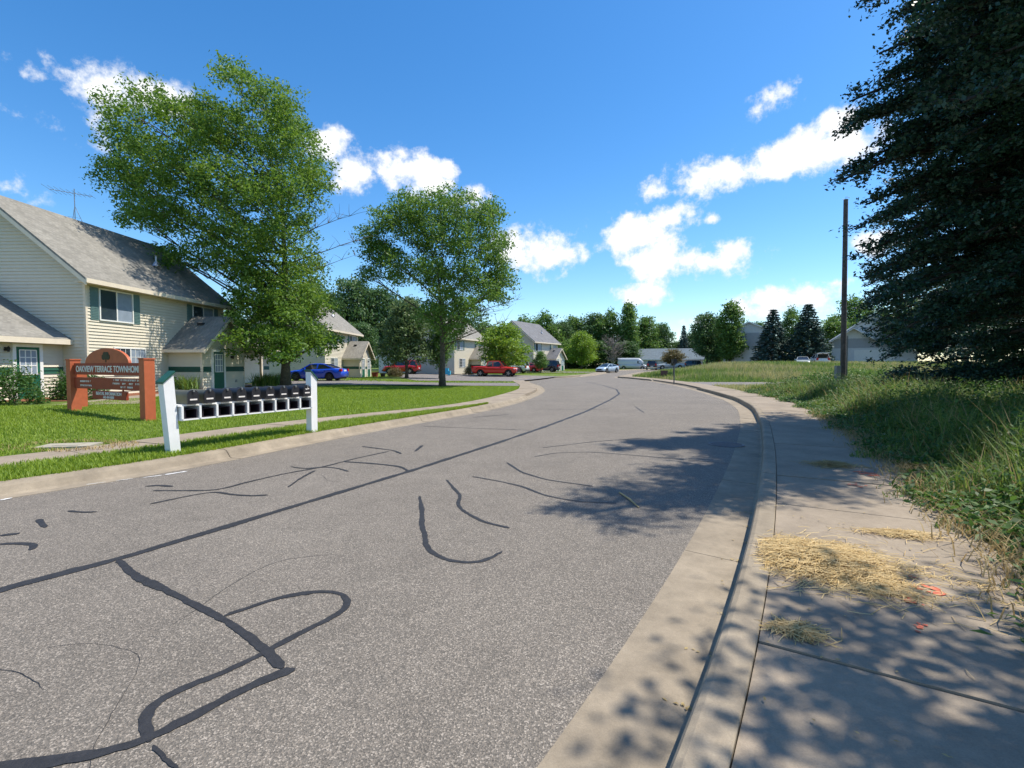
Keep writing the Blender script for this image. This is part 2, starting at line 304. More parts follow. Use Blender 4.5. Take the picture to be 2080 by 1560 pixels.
def strip(name, A, B, za, zb, matn, nc=1, kind='structure'):
    V = []; n = len(A)
    for k in range(nc + 1):
        t = k / nc; V.append(np.column_stack([A * (1 - t) + B * t, za * (1 - t) + zb * t]))
    V = np.stack(V, 1).reshape(-1, 3); F = [(i * (nc + 1) + k, i * (nc + 1) + k + 1, (i + 1) * (nc + 1) + k + 1, (i + 1) * (nc + 1) + k) for i in range(n - 1) for k in range(nc)]
    o = meshobj(name, V, F, matn)
    if kind: o['kind'] = kind
    return o
# ground far below and around
g = MB(); g.add([(-2500, -300, -.3), (2500, -300, -.3), (2500, 4000, -.3), (-2500, 4000, -.3)], [(0, 1, 2, 3)]); tag(g.build('ground', 'ground_far'), kind='structure')
# road: between the asphalt edges
m = 320
def resample(Q, m):
    t = np.concatenate([[0], np.cumsum(np.linalg.norm(np.diff(Q, axis=0), axis=1))]); s = np.linspace(0, t[-1], m); return np.stack([np.interp(s, t, Q[:, k]) for k in (0, 1)], 1)
A_, B_ = resample(EL, m), resample(ER, m)
road = strip('road', A_ - 0 * A_, B_, far(A_[:, 1]), far(B_[:, 1]), 'asphalt', 10)
me = road.data; co = np.empty(len(me.vertices) * 3, np.float32); me.vertices.foreach_get('co', co); co = co.reshape(-1, 3); co[:, 2] = far(co[:, 1]); me.vertices.foreach_set('co', co.ravel()); me.update()
def curb(name, E, Nn, prof, low=None, step=6):
    root = empty(name); root['kind'] = 'structure'; n = len(E); rng = random.Random(5)
    for i in range(0, n - 1, step):
        j = min(i + step, n - 1); b = MB(); ids = list(range(i, j + 1)); V = []; jit = rng.uniform(-.004, .004)
        for q, k in enumerate(ids):
            e = E[k].copy(); 
            if q == len(ids) - 1: e -= (E[k] - E[k - 1]) / np.linalg.norm(E[k] - E[k - 1]) * .012
            h = 1.0
            if low: 
                for a0, a1 in low: h = min(h, 1 - float(ss(a0 - 1.2, a0, e[1]) * (1 - ss(a1, a1 + 1.2, e[1]))))
            for d, z in prof:
                p = e + Nn[k] * d; zz = z if z <= 0 else z * (.12 + .88 * h)
                V.append((p[0], p[1], zz + jit + float(far(p[1]))))
        P = len(prof); F = [(a * P + c, a * P + c + 1, (a + 1) * P + c + 1, (a + 1) * P + c) for a in range(len(ids) - 1) for c in range(P - 1)]
        F += [tuple(range(P)), tuple((len(ids) - 1) * P + c for c in range(P - 1, -1, -1))]
        b.add(V, F); b.build('curb_section', 'curb_concrete', root)
    return root
ymax = 110; kr = int(np.argmax(ER[:, 1] > ymax)); kl = int(np.argmax(EL[:, 1] > ymax))
curb('curb_right', ER[:kr], NR[:kr], [(-.02, -.15), (-.005, .003), (.43, -.018), (.46, -.005), (.475, .125), (.49, .147), (.52, .158), (.652, .15), (.66, .143), (.661, -.15)], low=[(33, 50)])
curb('curb_left', EL[:kl], NL[:kl], [(-.02, -.15), (-.005, .004), (.20, .0), (.24, .02), (.30, .10), (.335, .128), (.37, .137), (.50, .14), (.505, -.15)], low=[(25, 64)])
def sidewalk(name, E, Nn, d0, d1, step, matn='concrete', z0=.138):
    root = empty(name); root['kind'] = 'structure'; n = len(E); d0 = np.broadcast_to(d0, n); d1 = np.broadcast_to(d1, n); rng = random.Random(3)
    for i in range(0, n - 1, step):
        j = min(i + step, n - 1); A = []; Bq = []; dz = rng.uniform(-.005, .005)
        for q, k in enumerate(range(i, j + 1)):
            e = E[k].copy()
            if k == j: e -= (E[k] - E[k - 1]) / np.linalg.norm(E[k] - E[k - 1]) * .014
            A.append(e + Nn[k] * d0[k]); Bq.append(e + Nn[k] * d1[k])
        poly = [(p[0], p[1], z0 + dz + float(far(p[1]))) for p in A] + [(p[0], p[1], z0 + dz + float(far(p[1]))) for p in Bq[::-1]]
        b = MB(); b.prism([(x, y, z - .2) for x, y, z in poly], (0, 0, .2)); b.build('sidewalk_slab', matn, root)
    return root
swr = sidewalk('sidewalk_right', ER[:kr], NR[:kr], .666, 2.2, 3)
swl = sidewalk('sidewalk_left', EL[:kl], NL[:kl], .512 + VW[:kl], .5 + VW[:kl] + SWL, 3)
kv = int(np.argmax(EL[:, 1] > 20))
strip('grass_verge', off(EL, NL, .505)[:kv], off(EL, NL, .51 + VW)[:kv], .128 + 0 * EL[:kv, 0], .128 + 0 * EL[:kv, 0], 'lawn_soil')
def sheet(name, xs_of_y, ys, cols, zf, matn, dz=0, kind='structure', parent=None):
    V = []; nc = len(cols)
    for y in ys:
        a, b = xs_of_y(y)
        for c in cols: x = a + (b - a) * c; V.append((x, y, float(zf(x, y)) + dz))
    F = [(i * nc + k, i * nc + k + 1, (i + 1) * nc + k + 1, (i + 1) * nc + k) for i in range(len(ys) - 1) for k in range(nc - 1)]
    o = meshobj(name, V, F, matn, parent)
    if kind: o['kind'] = kind
    return o
cq = np.linspace(0, 1, 40) ** 2
sheet('lawn', lambda y: (float(XLb(y)), -130), np.concatenate([np.arange(bly[0], 60, .5), np.arange(60, 150, 2)]), cq, lz, 'lawn_soil', -.012)
sheet('field', lambda y: (float(XRb(y)), 170), np.concatenate([np.arange(bry[0], 70, .5), np.arange(70, 150, 2)]), cq, fz, 'field_soil', -.02)
def drive(name, poly, zf, matn, dz):
    ys = np.linspace(min(p[1] for p in poly), max(p[1] for p in poly), 24); n = len(poly)
    def xr(y):
        xs = []
        for i in range(n):
            (x0, y0), (x1, y1) = poly[i], poly[(i + 1) % n]
            if y0 != y1 and min(y0, y1) - 1e-6 <= y <= max(y0, y1) + 1e-6: xs.append(x0 + (x1 - x0) * (y - y0) / (y1 - y0))
        return (min(xs), max(xs)) if xs else (0, 0)
    return sheet(name, xr, ys, np.linspace(0, 1, 24), zf, matn, dz)
bx = lambda y: float(XLb(y)) + .02
drive('driveway', [(bx(34.5), 34.5), (-12, 35.0), (-15.5, 31.5), (-18.6, 31.5), (-18.6, 47), (-14, 44), (-6, 41.5), (bx(41.5), 41.5)], lz, 'drive_asphalt', .006)
drive('driveway', [(bx(45), 45), (-9, 46), (-14, 59), (-14, 71), (-4, 70), (bx(62), 62)], lz, 'drive_asphalt', .008)
drive('driveway', [(bx(74), 74), (0, 77), (-1, 86), (9, 86), (bx(80), 80)], lz, 'drive_asphalt', .008)
drive('driveway', [(float(XRb(36)) - .02, 36), (34, 37.5), (34, 41), (float(XRb(43)) - .02, 43)], fz, 'drive_asphalt', .01)
drive('walkway', [(-12.5, 17), (-15.2, 16.2), (-16.4, 21), (-15.6, 30.5), (-14.4, 30.5), (-15.2, 21)], lz, 'concrete', .007)
drive('mulch_bed', [(-16.45, 18.0), (-19.2, 18.0), (-18.2, 31.0), (-15.65, 31.0)], lz, 'mulch', .004)
# sealed cracks, paint and small things on the road
def ribbon(pts, w, name, matn, parent, z=.004, zb=0.0, px=True):
    P = np.array([tuple(G(x, y, zb)[:2]) for x, y in pts]) if px else np.array(pts, float)
    ww = np.array(w if hasattr(w, '__len__') else [w] * len(P), float)
    t = np.concatenate([[0], np.cumsum(np.linalg.norm(np.diff(P, axis=0), axis=1))]); n = max(10, int(t[-1] / .04)); s = np.linspace(0, t[-1], n)
    Q = np.stack([np.interp(s, t, P[:, k]) for k in (0, 1)], 1); ww = np.interp(s, t, ww)
    for _ in range(14): Q[1:-1] = (Q[:-2] + 2 * Q[1:-1] + Q[2:]) / 4
    rng = np.random.default_rng(len(pts) + int(abs(P[0, 0]) * 100)); slow = np.interp(np.arange(n), np.arange(0, n + 6, 6), rng.normal(size=len(np.arange(0, n + 6, 6)))); ww = ww * .84 * (1 + .2 * slow.clip(-1.6, 1.6)) + rng.normal(size=n) * min(.0045, float(ww.mean()) * .1); ww[0] *= .3; ww[-1] *= .3; Q = Q + rng.normal(size=Q.shape) * .0025
    Nn = normals(Q, 1); A = Q + Nn * ww[:, None] / 2; B = Q - Nn * ww[:, None] / 2
    V = np.concatenate([np.column_stack([A, far(A[:, 1]) + zb + z]), np.column_stack([B, far(B[:, 1]) + zb + z])])
    return meshobj(name, V, [(i, i + 1, n + i + 1, n + i) for i in range(n - 1)], matn, parent)
CR = [([(-120,1240),(0,1198),(240,1136),(520,1052),(830,958),(1010,900),(1110,866),(1190,836),(1240,812),(1258,800),(1252,791),(1225,783),(1192,776)], .115),
 ([(240,1138),(280,1175),(330,1195),(370,1215),(460,1262),(530,1310),(560,1345),(575,1358)], [.045,.07,.085,.075,.07,.07,.07,.08]),
 ([(600,1360),(565,1365),(480,1410),(390,1455),(300,1507),(200,1535),(100,1550),(-60,1566)], [.07,.09,.075,.07,.07,.07,.07,.06]),
 ([(455,1252),(560,1215),(640,1200),(690,1202),(716,1215),(705,1240),(650,1268),(600,1290),(545,1322),(470,1362),(380,1395),(310,1420),(285,1445),(290,1475),(305,1508)], .055),
 ([(310,1515),(335,1540),(360,1565)], .02), ([(852,1008),(858,1040),(856,1070),(866,1090),(862,1105),(880,1128),(920,1142),(965,1146),(1000,1135),(1020,1120)], [.04,.055,.055,.06,.06,.06,.055,.05,.05,.04]),
 ([(907,975),(920,990),(937,1008),(928,1025),(945,1042),(985,1062),(1035,1073)], .045), ([(958,968),(1010,977),(1060,988),(1110,1008),(1180,1020),(1252,1022)], .04), ([(1030,940),(1060,960),(1110,975),(1205,988)], .04),
 ([(830,958),(815,948),(760,942),(700,938)], .07), ([(310,997),(430,997),(455,993),(500,980),(580,962),(660,948),(720,932),(790,917)], .05), ([(305,1024),(380,1008),(440,998),(455,1003),(500,1008),(545,1006)], .05),
 ([(590,948),(620,953),(660,948),(690,952),(708,958)], .06), ([(585,990),(610,972),(640,956)], .05), ([(735,907),(775,912),(800,915),(815,922)], .06), ([(843,917),(858,905)], .06), ([(295,988),(330,985),(350,989)], .07),
 ([(0,1088),(40,1084)], .06), ([(0,1105),(50,1104),(75,1103),(80,1112),(62,1118)], .07), ([(78,1055),(92,1072)], .07), ([(138,1038),(165,1042),(198,1040)], .06), ([(860,866),(960,870),(1080,874)], .035), ([(1085,928),(1130,920),(1200,918),(1300,926),(1480,942)], .03),
 ([(1070,831),(1210,832),(1240,830)], .04), ([(1060,815),(1260,816),(1420,819),(1505,823)], .035), ([(1112,793),(1230,788)], .04), ([(960,848),(1035,842)], .05), ([(1100,910),(1200,898),(1300,890)], .03), ([(1290,826),(1300,833),(1308,838)], .05)]
for pts, w in CR: ribbon(pts, w, 'sealed_crack', 'sealant', road, .004 + .0002 * (len(pts) % 5))
rh = random.Random(31)
for k in range(12):
    yy = rh.uniform(2.2, 16); e_ = float(np.interp(yy, ER[:, 1], ER[:, 0])); l_ = float(np.interp(yy, EL[:, 1], EL[:, 0])) if yy > EL[0, 1] else -7; q = [(rh.uniform(max(l_ + .5, -1.1 * yy), e_ - .4), yy)]; a_ = rh.uniform(0, 6.28)
    for j in range(rh.randint(5, 14)):
        a_ += rh.gauss(0, .3); q.append((q[-1][0] + .13 * math.cos(a_), q[-1][1] + .13 * math.sin(a_)))
    if all(p_[0] < float(np.interp(p_[1], ER[:, 1], ER[:, 0])) - .05 for p_ in q): ribbon(q, rh.uniform(.003, .0045), 'hairline_crack', 'sealant', road, .003, px=False)
for pts, w in (([(175,985),(215,980)], .03), ([(235,977),(270,973)], .025), ([(290,971),(330,966)], .03), ([(335,965),(380,958)], .06), ([(0,1017),(25,1012)], .05)): ribbon(pts, w, 'paint_mark', 'road_paint', road, .007)
def splat(cx, cy, r, name, matn, parent, z, n, seed):
    rg = random.Random(seed); b = MB()
    for i in range(n):
        a = rg.uniform(0, 6.28); d = r * rg.random() ** .7; x, y = cx + d * math.cos(a), cy + d * math.sin(a) * 1.2; q = rg.uniform(.1, .34) * r; k = rg.randint(5, 8); ph = rg.random()
        b.add([(x + q * rg.uniform(.5, 1.2) * math.cos(6.283 * t / k + ph), y + q * rg.uniform(.5, 1.2) * math.sin(6.283 * t / k + ph), z + i * .0002) for t in range(k)], [tuple(range(k))])
    return b.build(name, matn, parent)
for px, py, r, n, mt in ((1765,962,.16,14,'orange_paint'),(1740,985,.1,8,'orange_paint'),(1858,1215,.1,9,'orange_paint'),(1880,1190,.12,10,'orange_paint'),(1868,1275,.07,6,'orange_paint')):
    p = G(px, py, .145); splat(p.x, p.y, r, 'spray_mark', mt, swr, .147, n, px)
mp = G(1475, 903)
b = MB(); ring = [(.34 * math.cos(6.2832 * i / 32), .34 * math.sin(6.2832 * i / 32), 0) for i in range(32)]; b.prism(ring, (0, 0, .008))
for i in range(-4, 5):
    h = math.sqrt(max(0, .3 ** 2 - (i * .065) ** 2)); b.box((-h, i * .065 - .014, .008), (h, i * .065 + .014, .013))
o = b.build('manhole_cover', 'iron'); o.location = (mp.x, mp.y, .002); tag(o, 'round iron manhole cover in the shaded asphalt beside right gutter', 'manhole cover')
b = MB(); a0, a1 = G(1258, 1002), G(1298, 1033); b.tube([a0 + Vector((0, 0, .012)), (a0 + a1) / 2 + Vector((.01, 0, .02)), a1 + Vector((0, 0, .012))], [.009, .011, .006], 6)
tag(b.build('stick', 'straw'), 'thin straw-coloured stick lying alone on the road asphalt', 'stick')
p = G(140, 903, .16); b = MB(); b.box((-.42, -.24, -.1), (.42, .24, .012)); b.box((-.2, -.12, .012), (.2, .12, .02)); o = b.build('utility_cover', 'old_concrete'); o.location = (p.x, p.y, .145); o.rotation_euler.z = R(14); tag(o, 'pale concrete utility cover set in the lawn among dead grass', 'utility cover')
UC = p
# ------------------------------------------------------------------ houses
def TM(o, u, n):
    u = Vector(u).normalized(); n = Vector(n).normalized(); m = Matrix.Identity(4); m.col[0][:3] = u; m.col[1][:3] = n; m.col[2][:3] = (0, 0, 1); m.col[3][:3] = o; return m
def siding(b, T, u0, u1, z0, z1, ex=.14, rng=None, band=None):
    """lapped boards on the plane of T (x along wall, y outward); rng(z) gives the run of a gable"""
    z = z0
    while z < z1 - .01:
        e = min(ex, z1 - z); a, c = (u0, u1) if rng is None else rng(z); a2, c2 = (u0, u1) if rng is None else rng(z + e)
        mi = 1 if band and band[0] <= z + e / 2 < band[1] else 0
        if c - a > .05:
            if c2 < a2: a2 = c2 = (a2 + c2) / 2
            vs = [(a, .042, z), (c, .042, z), (c2, .004, z + e), (a2, .004, z + e), (a, 0, z), (c, 0, z)]
            b.add([T @ Vector(v) for v in vs], [(1, 0, 3, 2), (0, 1, 5, 4)], mi)
        z += e
def window(par, o, u, n, w, h, split=1, grid=False, shut=False, panemat='glass', fm='white_trim'):
    T = TM(o, u, n); b = MB(); f = .06
    b.box((-w/2 - f, .0, -f), (w/2 + f, .06, 0), 0, T); b.box((-w/2 - f, 0, h), (w/2 + f, .06, h + f), 0, T); b.box((-w/2 - f, 0, 0), (-w/2, .058, h), 0, T); b.box((w/2, 0, 0), (w/2 + f, .058, h), 0, T)
    for k in range(split): x = -w/2 + w * (k + 1) / (split + 1); b.box((x - .03, 0, 0), (x + .03, .052, h), 0, T)
    wf = b.build('window', fm, par)
    for k in range(split + 1):
        x0 = -w/2 + w * k / (split + 1) + .02; x1 = -w/2 + w * (k + 1) / (split + 1) - .02; q = MB(); q.box((x0, .024, .0), (x1, .032, h), 0, T); q.build('pane', panemat if k % 2 == 0 else 'blind', wf)
    if grid:
        q = MB()
        for k in range(1, 6): x = -w/2 + w * k / 6; q.box((x - .01, .032, 0), (x + .01, .044, h), 0, T)
        for k in range(1, 3): z = h * k / 3; q.box((-w/2, .033, z - .01), (w/2, .043, z + .01), 0, T)
        q.build('muntins', fm, wf)
    if shut:
        for sx in (-1, 1):
            q = MB(); xa = sx * (w/2 + f + .22); q.box((xa - .2, .0, -.05), (xa + .2, .03, h + .05), 0, T)
            for k in range(int(h / .07)): z = .03 + k * .07; q.box((xa - .16, .03, z), (xa + .16, .042, z + .045), 0, T)
            q.build('shutter', 'shutter', par)
    return wf
def door(par, o, u, n, w=.92, h=2.03, pane=True, dm='door_green'):
    T = TM(o, u, n); b = MB(); b.box((-w/2, .0, 0), (w/2, .045, h), 0, T); d = b.build('door', dm, par)
    q = MB(); q.box((-w/2 - .13, 0, 0), (-w/2, .07, h + .13), 0, T); q.box((w/2, 0, 0), (w/2 + .13, .07, h + .13), 0, T); q.box((-w/2, 0, h), (w/2, .068, h + .13), 0, T); q.build('frame', 'white_trim', d)
    if pane:
        q = MB(); q.box((-w*.36, .045, .95), (w*.36, .056, h - .12), 0, T); q.build('pane', 'blind', d)
        q = MB()
        for k in range(4): x = -w*.36 + w*.72 * k / 3; q.box((x - .018, .056, .95), (x + .018, .066, h - .12), 0, T)
        for z in (.95, 1.3, 1.62, h - .12): q.box((-w*.36, .057, z - .018), (w*.36, .064, z + .018), 0, T)
        q.build('grille', 'white_trim', d)
    q = MB(); q.tube([T @ Vector((w*.4, .045, .95)), T @ Vector((w*.4, .1, .95))], [.02, .032], 8); q.build('handle', 'steel', d)
    return d
def wall_lamp(par, o, n):
    b = MB(); n = Vector(n); o = Vector(o); b.box(o - Vector((.05, .05, .12)), o + Vector((.05, .05, .02))); b.tube([o + n * .1 + Vector((0, 0, -.16)), o + n * .1 + Vector((0, 0, -.02)), o + n * .1 + Vector((0, 0, .06))], [.035, .06, .01], 8); b.build('wall_lamp', 'black_metal', par)
def gable_x(b, x0, x1, y0, y1, ze, zr, ov, th, m=0):
    """ridge along Y; eaves at x0 and x1"""
    xm = (x0 + x1) / 2; sl = (zr - ze) / ((x1 - x0) / 2); zo = ze - sl * ov
    b.slab([(xm, y0 - ov, zr), (x1 + ov, y0 - ov, zo), (x1 + ov, y1 + ov, zo), (xm, y1 + ov, zr)], th, m)
    b.slab([(x0 - ov, y0 - ov, zo), (xm, y0 - ov, zr), (xm, y1 + ov, zr), (x0 - ov, y1 + ov, zo)], th, m); return zo
def townhouse(name, loc, rz, label, wing=False, doors=1, roofm='shingles', full=True, group='townhouses along the street'):
    H = empty(name, loc, rz); tag(H, label, 'house', group)
    Ly, D, ze, zr = 9.5, 8.0, 5.25, 8.55
    w = MB(); X, Y = (1, 0, 0), (0, 1, 0)
    siding(w, TM((0, 0, 0), (0, 1, 0), X), 0, Ly, 0, ze)
    sl = (zr - ze) / (D / 2); rg = lambda z: (-D + max(0, z - ze) / sl, -max(0, z - ze) / sl)
    siding(w, TM((0, 0, 0), (1, 0, 0), (0, -1, 0)), -D, 0, 0, zr - .05, rng=rg)
    siding(w, TM((0, Ly, 0), (1, 0, 0), (0, 1, 0)), -D, 0, 0, zr - .05, rng=rg)
    w.box((-D, .01, 0), (-D + .1, Ly - .01, ze))
    w.build('wall', 'siding', H)
    for y in (0, Ly): c = MB(); c.box((-.07, y - .035 if y == 0 else y - .07, 0), (.035, y + .07 if y == 0 else y + .035, ze - .05)); c.build('corner_board', 'trim', H)
    b = MB(); zo = gable_x(b, -D, 0, 0, Ly, ze + .12, zr + .12, .5, .1); roof = b.build('roof', roofm, H)
    f = MB(); f.box((.5, -.5, zo - .2), (.545, Ly + .5, zo - .015)); f.build('fascia', 'trim', H); f = MB(); f.box((.0, -.48, zo - .17), (.5, Ly + .48, zo - .14)); f.build('soffit', 'trim', H); f = MB(); f.box((-D - .545, -.5, zo - .2), (-D - .5, Ly + .5, zo - .015)); f.build('fascia', 'trim', H)
    for y in (-.5, Ly + .455):
        for s in (0, 1):
            f = MB(); p0, p1 = ((.5, zo - .1), (-D/2, zr + .02)) if s == 0 else ((-D - .5, zo - .1), (-D/2, zr + .02))
            f.slab([(p0[0], y - .005, p0[1]), (p1[0], y - .005, p1[1]), (p1[0], y + .05, p1[1]), (p0[0], y + .05, p0[1])], .2); f.build('rake_board', 'trim', H)
    q = MB(); q.tube([(-1.6, 6.2, 6.7), (-1.6, 6.2, 7.3), (-1.6, 6.2, 7.36)], [.06, .06, .1], 10); q.tube([(-1.6, 6.2, 6.75), (-1.6, 6.2, 7.0)], [.22, .08], 10); q.build('vent_pipe', 'steel', roof)
    for yy in (1.55, 7.6): window(H, (.02, yy, 3.35), Y, X, 1.75, 1.3, 1, False, True)
    window(H, (.02, 2.25, .95), Y, X, 1.75, 1.15, 1, True)
    # entry block in front
    bx0, by0, by1, be, br = 1.8, 4.75, 8.55, 2.4, 3.95; ym = (by0 + by1) / 2; s2 = (br - be) / ((by1 - by0) / 2)
    w = MB(); bd = (1.0, 1.22)
    siding(w, TM((bx0, 0, 0), Y, X), by0, by1, 0, br - .05, rng=lambda z: (by0 + max(0, z - be) / s2, by1 - max(0, z - be) / s2), band=bd)
    siding(w, TM((0, by0, 0), X, (0, -1, 0)), .02, bx0, 0, be, band=bd); siding(w, TM((0, by1, 0), X, Y), .02, bx0, 0, be, band=bd)
    e = w.build('entry_wall', ['siding', 'green_trim'], H)
    for y in (by0, by1): q = MB(); q.box((bx0 - .07, y - .035, 0), (bx0 + .035, y + .035, be)); q.build('corner_board', 'trim', H)
    b = MB(); ov = .42; zo2 = be + .1 - s2 * ov
    b.slab([(-.0, by0 - ov, zo2), (bx0 + ov, by0 - ov, zo2), (bx0 + ov, ym, br + .1), (0, ym, br + .1)], .09); b.slab([(0, ym, br + .1), (bx0 + ov, ym, br + .1), (bx0 + ov, by1 + ov, zo2), (0, by1 + ov, zo2)], .09)
    er = b.build('entry_roof', roofm, H); q = MB(); q.box((.8, ym - .75, br - .42), (1.1, ym - .5, br - .3)); q.build('roof_vent', 'plastic', er)
    f = MB(); f.box((.02, by0 - ov - .04, zo2 - .17), (bx0 + ov, by0 - ov, zo2 - .015)); f.box((.02, by0 - ov, zo2 - .15), (bx0 + .1, by0, zo2 - .12)); f.box((.02, by1 + ov, zo2 - .17), (bx0 + ov, by1 + ov + .04, zo2 - .015))
    for s in (-1, 1):
        ye = by0 - ov if s < 0 else by1 + ov; f.slab([(bx0 + ov - .04, ye, zo2 - .05), (bx0 + ov + .012, ye, zo2 - .05), (bx0 + ov + .012, ym, br + .04), (bx0 + ov - .04, ym, br + .04)], .19)
    f.build('entry_fascia', 'trim', H)
    door(H, (bx0 + .02, 6.05 if doors == 1 else 5.75, .02), Y, X, dm='door_green'); wall_lamp(H, (bx0 + .05, 7.25, 1.85), X)
    if doors == 2: door(H, (bx0 + .02, 7.65, .02), Y, X)
    else:
        q = MB(); q.box((bx0 + .02, 7.6, .35), (bx0 + .06, 7.75, .5)); q.build('meter', 'grey_box', H)
    # garage wing beyond
    if full:
        g0, g1 = Ly, Ly + 9.5; w = MB(); siding(w, TM((-2.2, 0, 0), Y, X), g0 + .05, g1, 0, 2.5, band=bd); siding(w, TM((0, g1, 0), X, Y), -D, -2.2, 0, 2.5); w.build('garage_wall', ['siding', 'green_trim'], H)
        b = MB(); b.slab([(-5.4, g0 + .02, 4.9), (-.3, g0 + .02, 2.62), (-.3, g1 + .4, 2.62), (-5.4, g1 + .4, 4.9)], .1); b.slab([(-D - .5, g0 + .02, 3.4), (-5.4, g0 + .02, 4.9), (-5.4, g1 + .4, 4.9), (-D - .5, g1 + .4, 3.4)], .1); b.build('garage_roof', roofm, H)
        f = MB(); f.box((-.3, g0 + .03, 2.4), (-.255, g1 + .4, 2.6)); f.build('garage_fascia', 'trim', H)
        for y in (g0 + .9, g0 + 5.2): q = MB(); q.box((-.62, y, 0), (-.46, y + .16, 2.5)); q.build('porch_post', 'trim', H)
        for y in (g0 + 3.3, g0 + 7.2):
            q = MB(); q.box((-2.17, y - 1.4, .02), (-2.14, y + 1.4, 2.15))
            for k in range(4): q.box((-2.14, y - 1.36, .06 + k * .53), (-2.125, y + 1.36, .06 + k * .53 + .47))
            q.build('garage_door', 'garage_door', H)
    if wing:
        y0, y1, xf, we = -9.0, 0.0, -1.05, 2.4; w = MB(); siding(w, TM((xf, 0, 0), Y, X), y0, y1 - .02, 0, we, band=(.95, 1.2)); siding(w, TM((0, y0, 0), X, (0, -1, 0)), -D, xf, 0, we); w.build('wing_wall', ['siding', 'green_trim'], H)
        b = MB(); b.slab([(-4.7, y0 - .4, 4.95), (xf + .45, y0 - .4, 2.43), (xf + .45, -.03, 2.43), (-4.7, -.03, 4.95)], .1); b.slab([(-D - .5, y0 - .4, 2.6), (-4.7, y0 - .4, 4.95), (-4.7, -.03, 4.95), (-D - .5, -.03, 2.6)], .1); b.build('wing_roof', roofm, H)
        f = MB(); f.box((xf + .45, y0 - .4, 2.2), (xf + .49, -.02, 2.415)); f.box((xf, y0 - .4, 2.24), (xf + .45, -.04, 2.27)); f.build('wing_fascia', 'trim', H)
        door(H, (xf + .02, -1.55, .02), Y, X); window(H, (xf + .02, -3.35, .6), Y, X, 1.3, 1.45, 0, True); wall_lamp(H, (xf + .05, -2.35, 2.0), X)
    return H
ROT = R(-1.6)
townhouse('townhouse', (-18.1, 21.0, .27), ROT, 'cream two-storey townhouse with low left wing, nearest the camera behind the orange sign', wing=True)
townhouse('townhouse', (-18.3, 48.2, .22), ROT, 'cream townhouse with two-door gabled entry just beyond the blue sedan', doors=2, full=False)
townhouse('townhouse', (-7.9, 67.5, .42), R(-22), 'cream townhouse behind the red pickup, half hidden by trees', doors=2, full=False)
townhouse('townhouse', (3.6, 82.5, .6), R(-30), 'farthest cream townhouse with grey roof behind the dark parked SUV', doors=2, roofm='grey_shingles', full=False)
def simple_house(name, loc, rz, wx, dy, ze, zr, label, wallm, roofm, garage=None, windows=(), upper=None, axis='y', cat='house'):
    """gable end faces local -Y when axis is y, else the eave side does"""
    H = empty(name, loc, rz); tag(H, label, cat); w = MB(); hx = wx / 2; sl = (zr - ze) / hx if axis == 'y' else (zr - ze) / (dy / 2)
    if axis == 'y':
        rg = lambda z: (-hx + max(0, z - ze) / sl, hx - max(0, z - ze) / sl)
        siding(w, TM((0, 0, 0), (1, 0, 0), (0, -1, 0)), -hx, hx, 0, zr - .05, .18, rg, band=upper); siding(w, TM((0, dy, 0), (1, 0, 0), (0, 1, 0)), -hx, hx, 0, zr - .05, .18, rg)
        siding(w, TM((-hx, 0, 0), (0, 1, 0), (-1, 0, 0)), 0, dy, 0, ze, .18); siding(w, TM((hx, 0, 0), (0, 1, 0), (1, 0, 0)), 0, dy, 0, ze, .18)
        b = MB(); zo = gable_x(b, -hx, hx, 0, dy, ze + .1, zr + .1, .45, .1); b.build('roof', roofm, H)
        f = MB()
        for s in (-1, 1): f.slab([(s * (hx + .45), -.47, zo - .03), (s * (hx + .45), -.4, zo - .03), (0, -.4, zr + .06), (0, -.47, zr + .06)], .22); f.box((s * (hx + .45) - .03, -.4, zo - .2), (s * (hx + .45) + .03, dy + .4, zo - .02))
        f.build('fascia', 'white_trim', H)
    else:
        rg = lambda z: (max(0, z - ze) / sl, dy - max(0, z - ze) / sl)
        siding(w, TM((0, 0, 0), (1, 0, 0), (0, -1, 0)), -hx, hx, 0, ze, .18); siding(w, TM((-hx, 0, 0), (0, 1, 0), (-1, 0, 0)), 0, dy, 0, zr - .05, .18, rg); siding(w, TM((hx, 0, 0), (0, 1, 0), (1, 0, 0)), 0, dy, 0, zr - .05, .18, rg); w.box((-hx, dy - .1, 0), (hx, dy, ze))
        b = MB(); o_ = .45; zo = ze + .1 - sl * o_
        b.slab([(-hx - o_, -o_, zo), (hx + o_, -o_, zo), (hx + o_, dy/2, zr + .1), (-hx - o_, dy/2, zr + .1)], .1); b.slab([(-hx - o_, dy/2, zr + .1), (hx + o_, dy/2, zr + .1), (hx + o_, dy + o_, zo), (-hx - o_, dy + o_, zo)], .1); b.build('roof', roofm, H)
        f = MB(); f.box((-hx - o_, -o_ - .04, zo - .2), (hx + o_, -o_, zo - .02)); f.build('fascia', 'white_trim', H)
    w.build('wall', [wallm, 'grey_siding'], H)
    if garage:
        x, wd, ht = garage; q = MB(); q.box((x - wd/2, -.05, .02), (x + wd/2, -.025, ht))
        for k in range(4): q.box((x - wd/2 + .05, -.07, .05 + k * ht/4), (x + wd/2 - .05, -.05, (k + 1) * ht/4 - .02))
        gd = q.build('garage_door', 'white_trim', H); q = MB(); q.box((x - wd/2 - .25, -.09, .02), (x - wd/2, -.02, ht + .3)); q.box((x + wd/2, -.09, .02), (x + wd/2 + .25, -.02, ht + .3)); q.box((x - wd/2, -.085, ht), (x + wd/2, -.02, ht + .3)); q.build('frame', 'white_trim', gd)
    for x, z, ww, hh in windows: window(H, (x, -.03, z), (1, 0, 0), (0, -1, 0), ww, hh, 1)
    return H
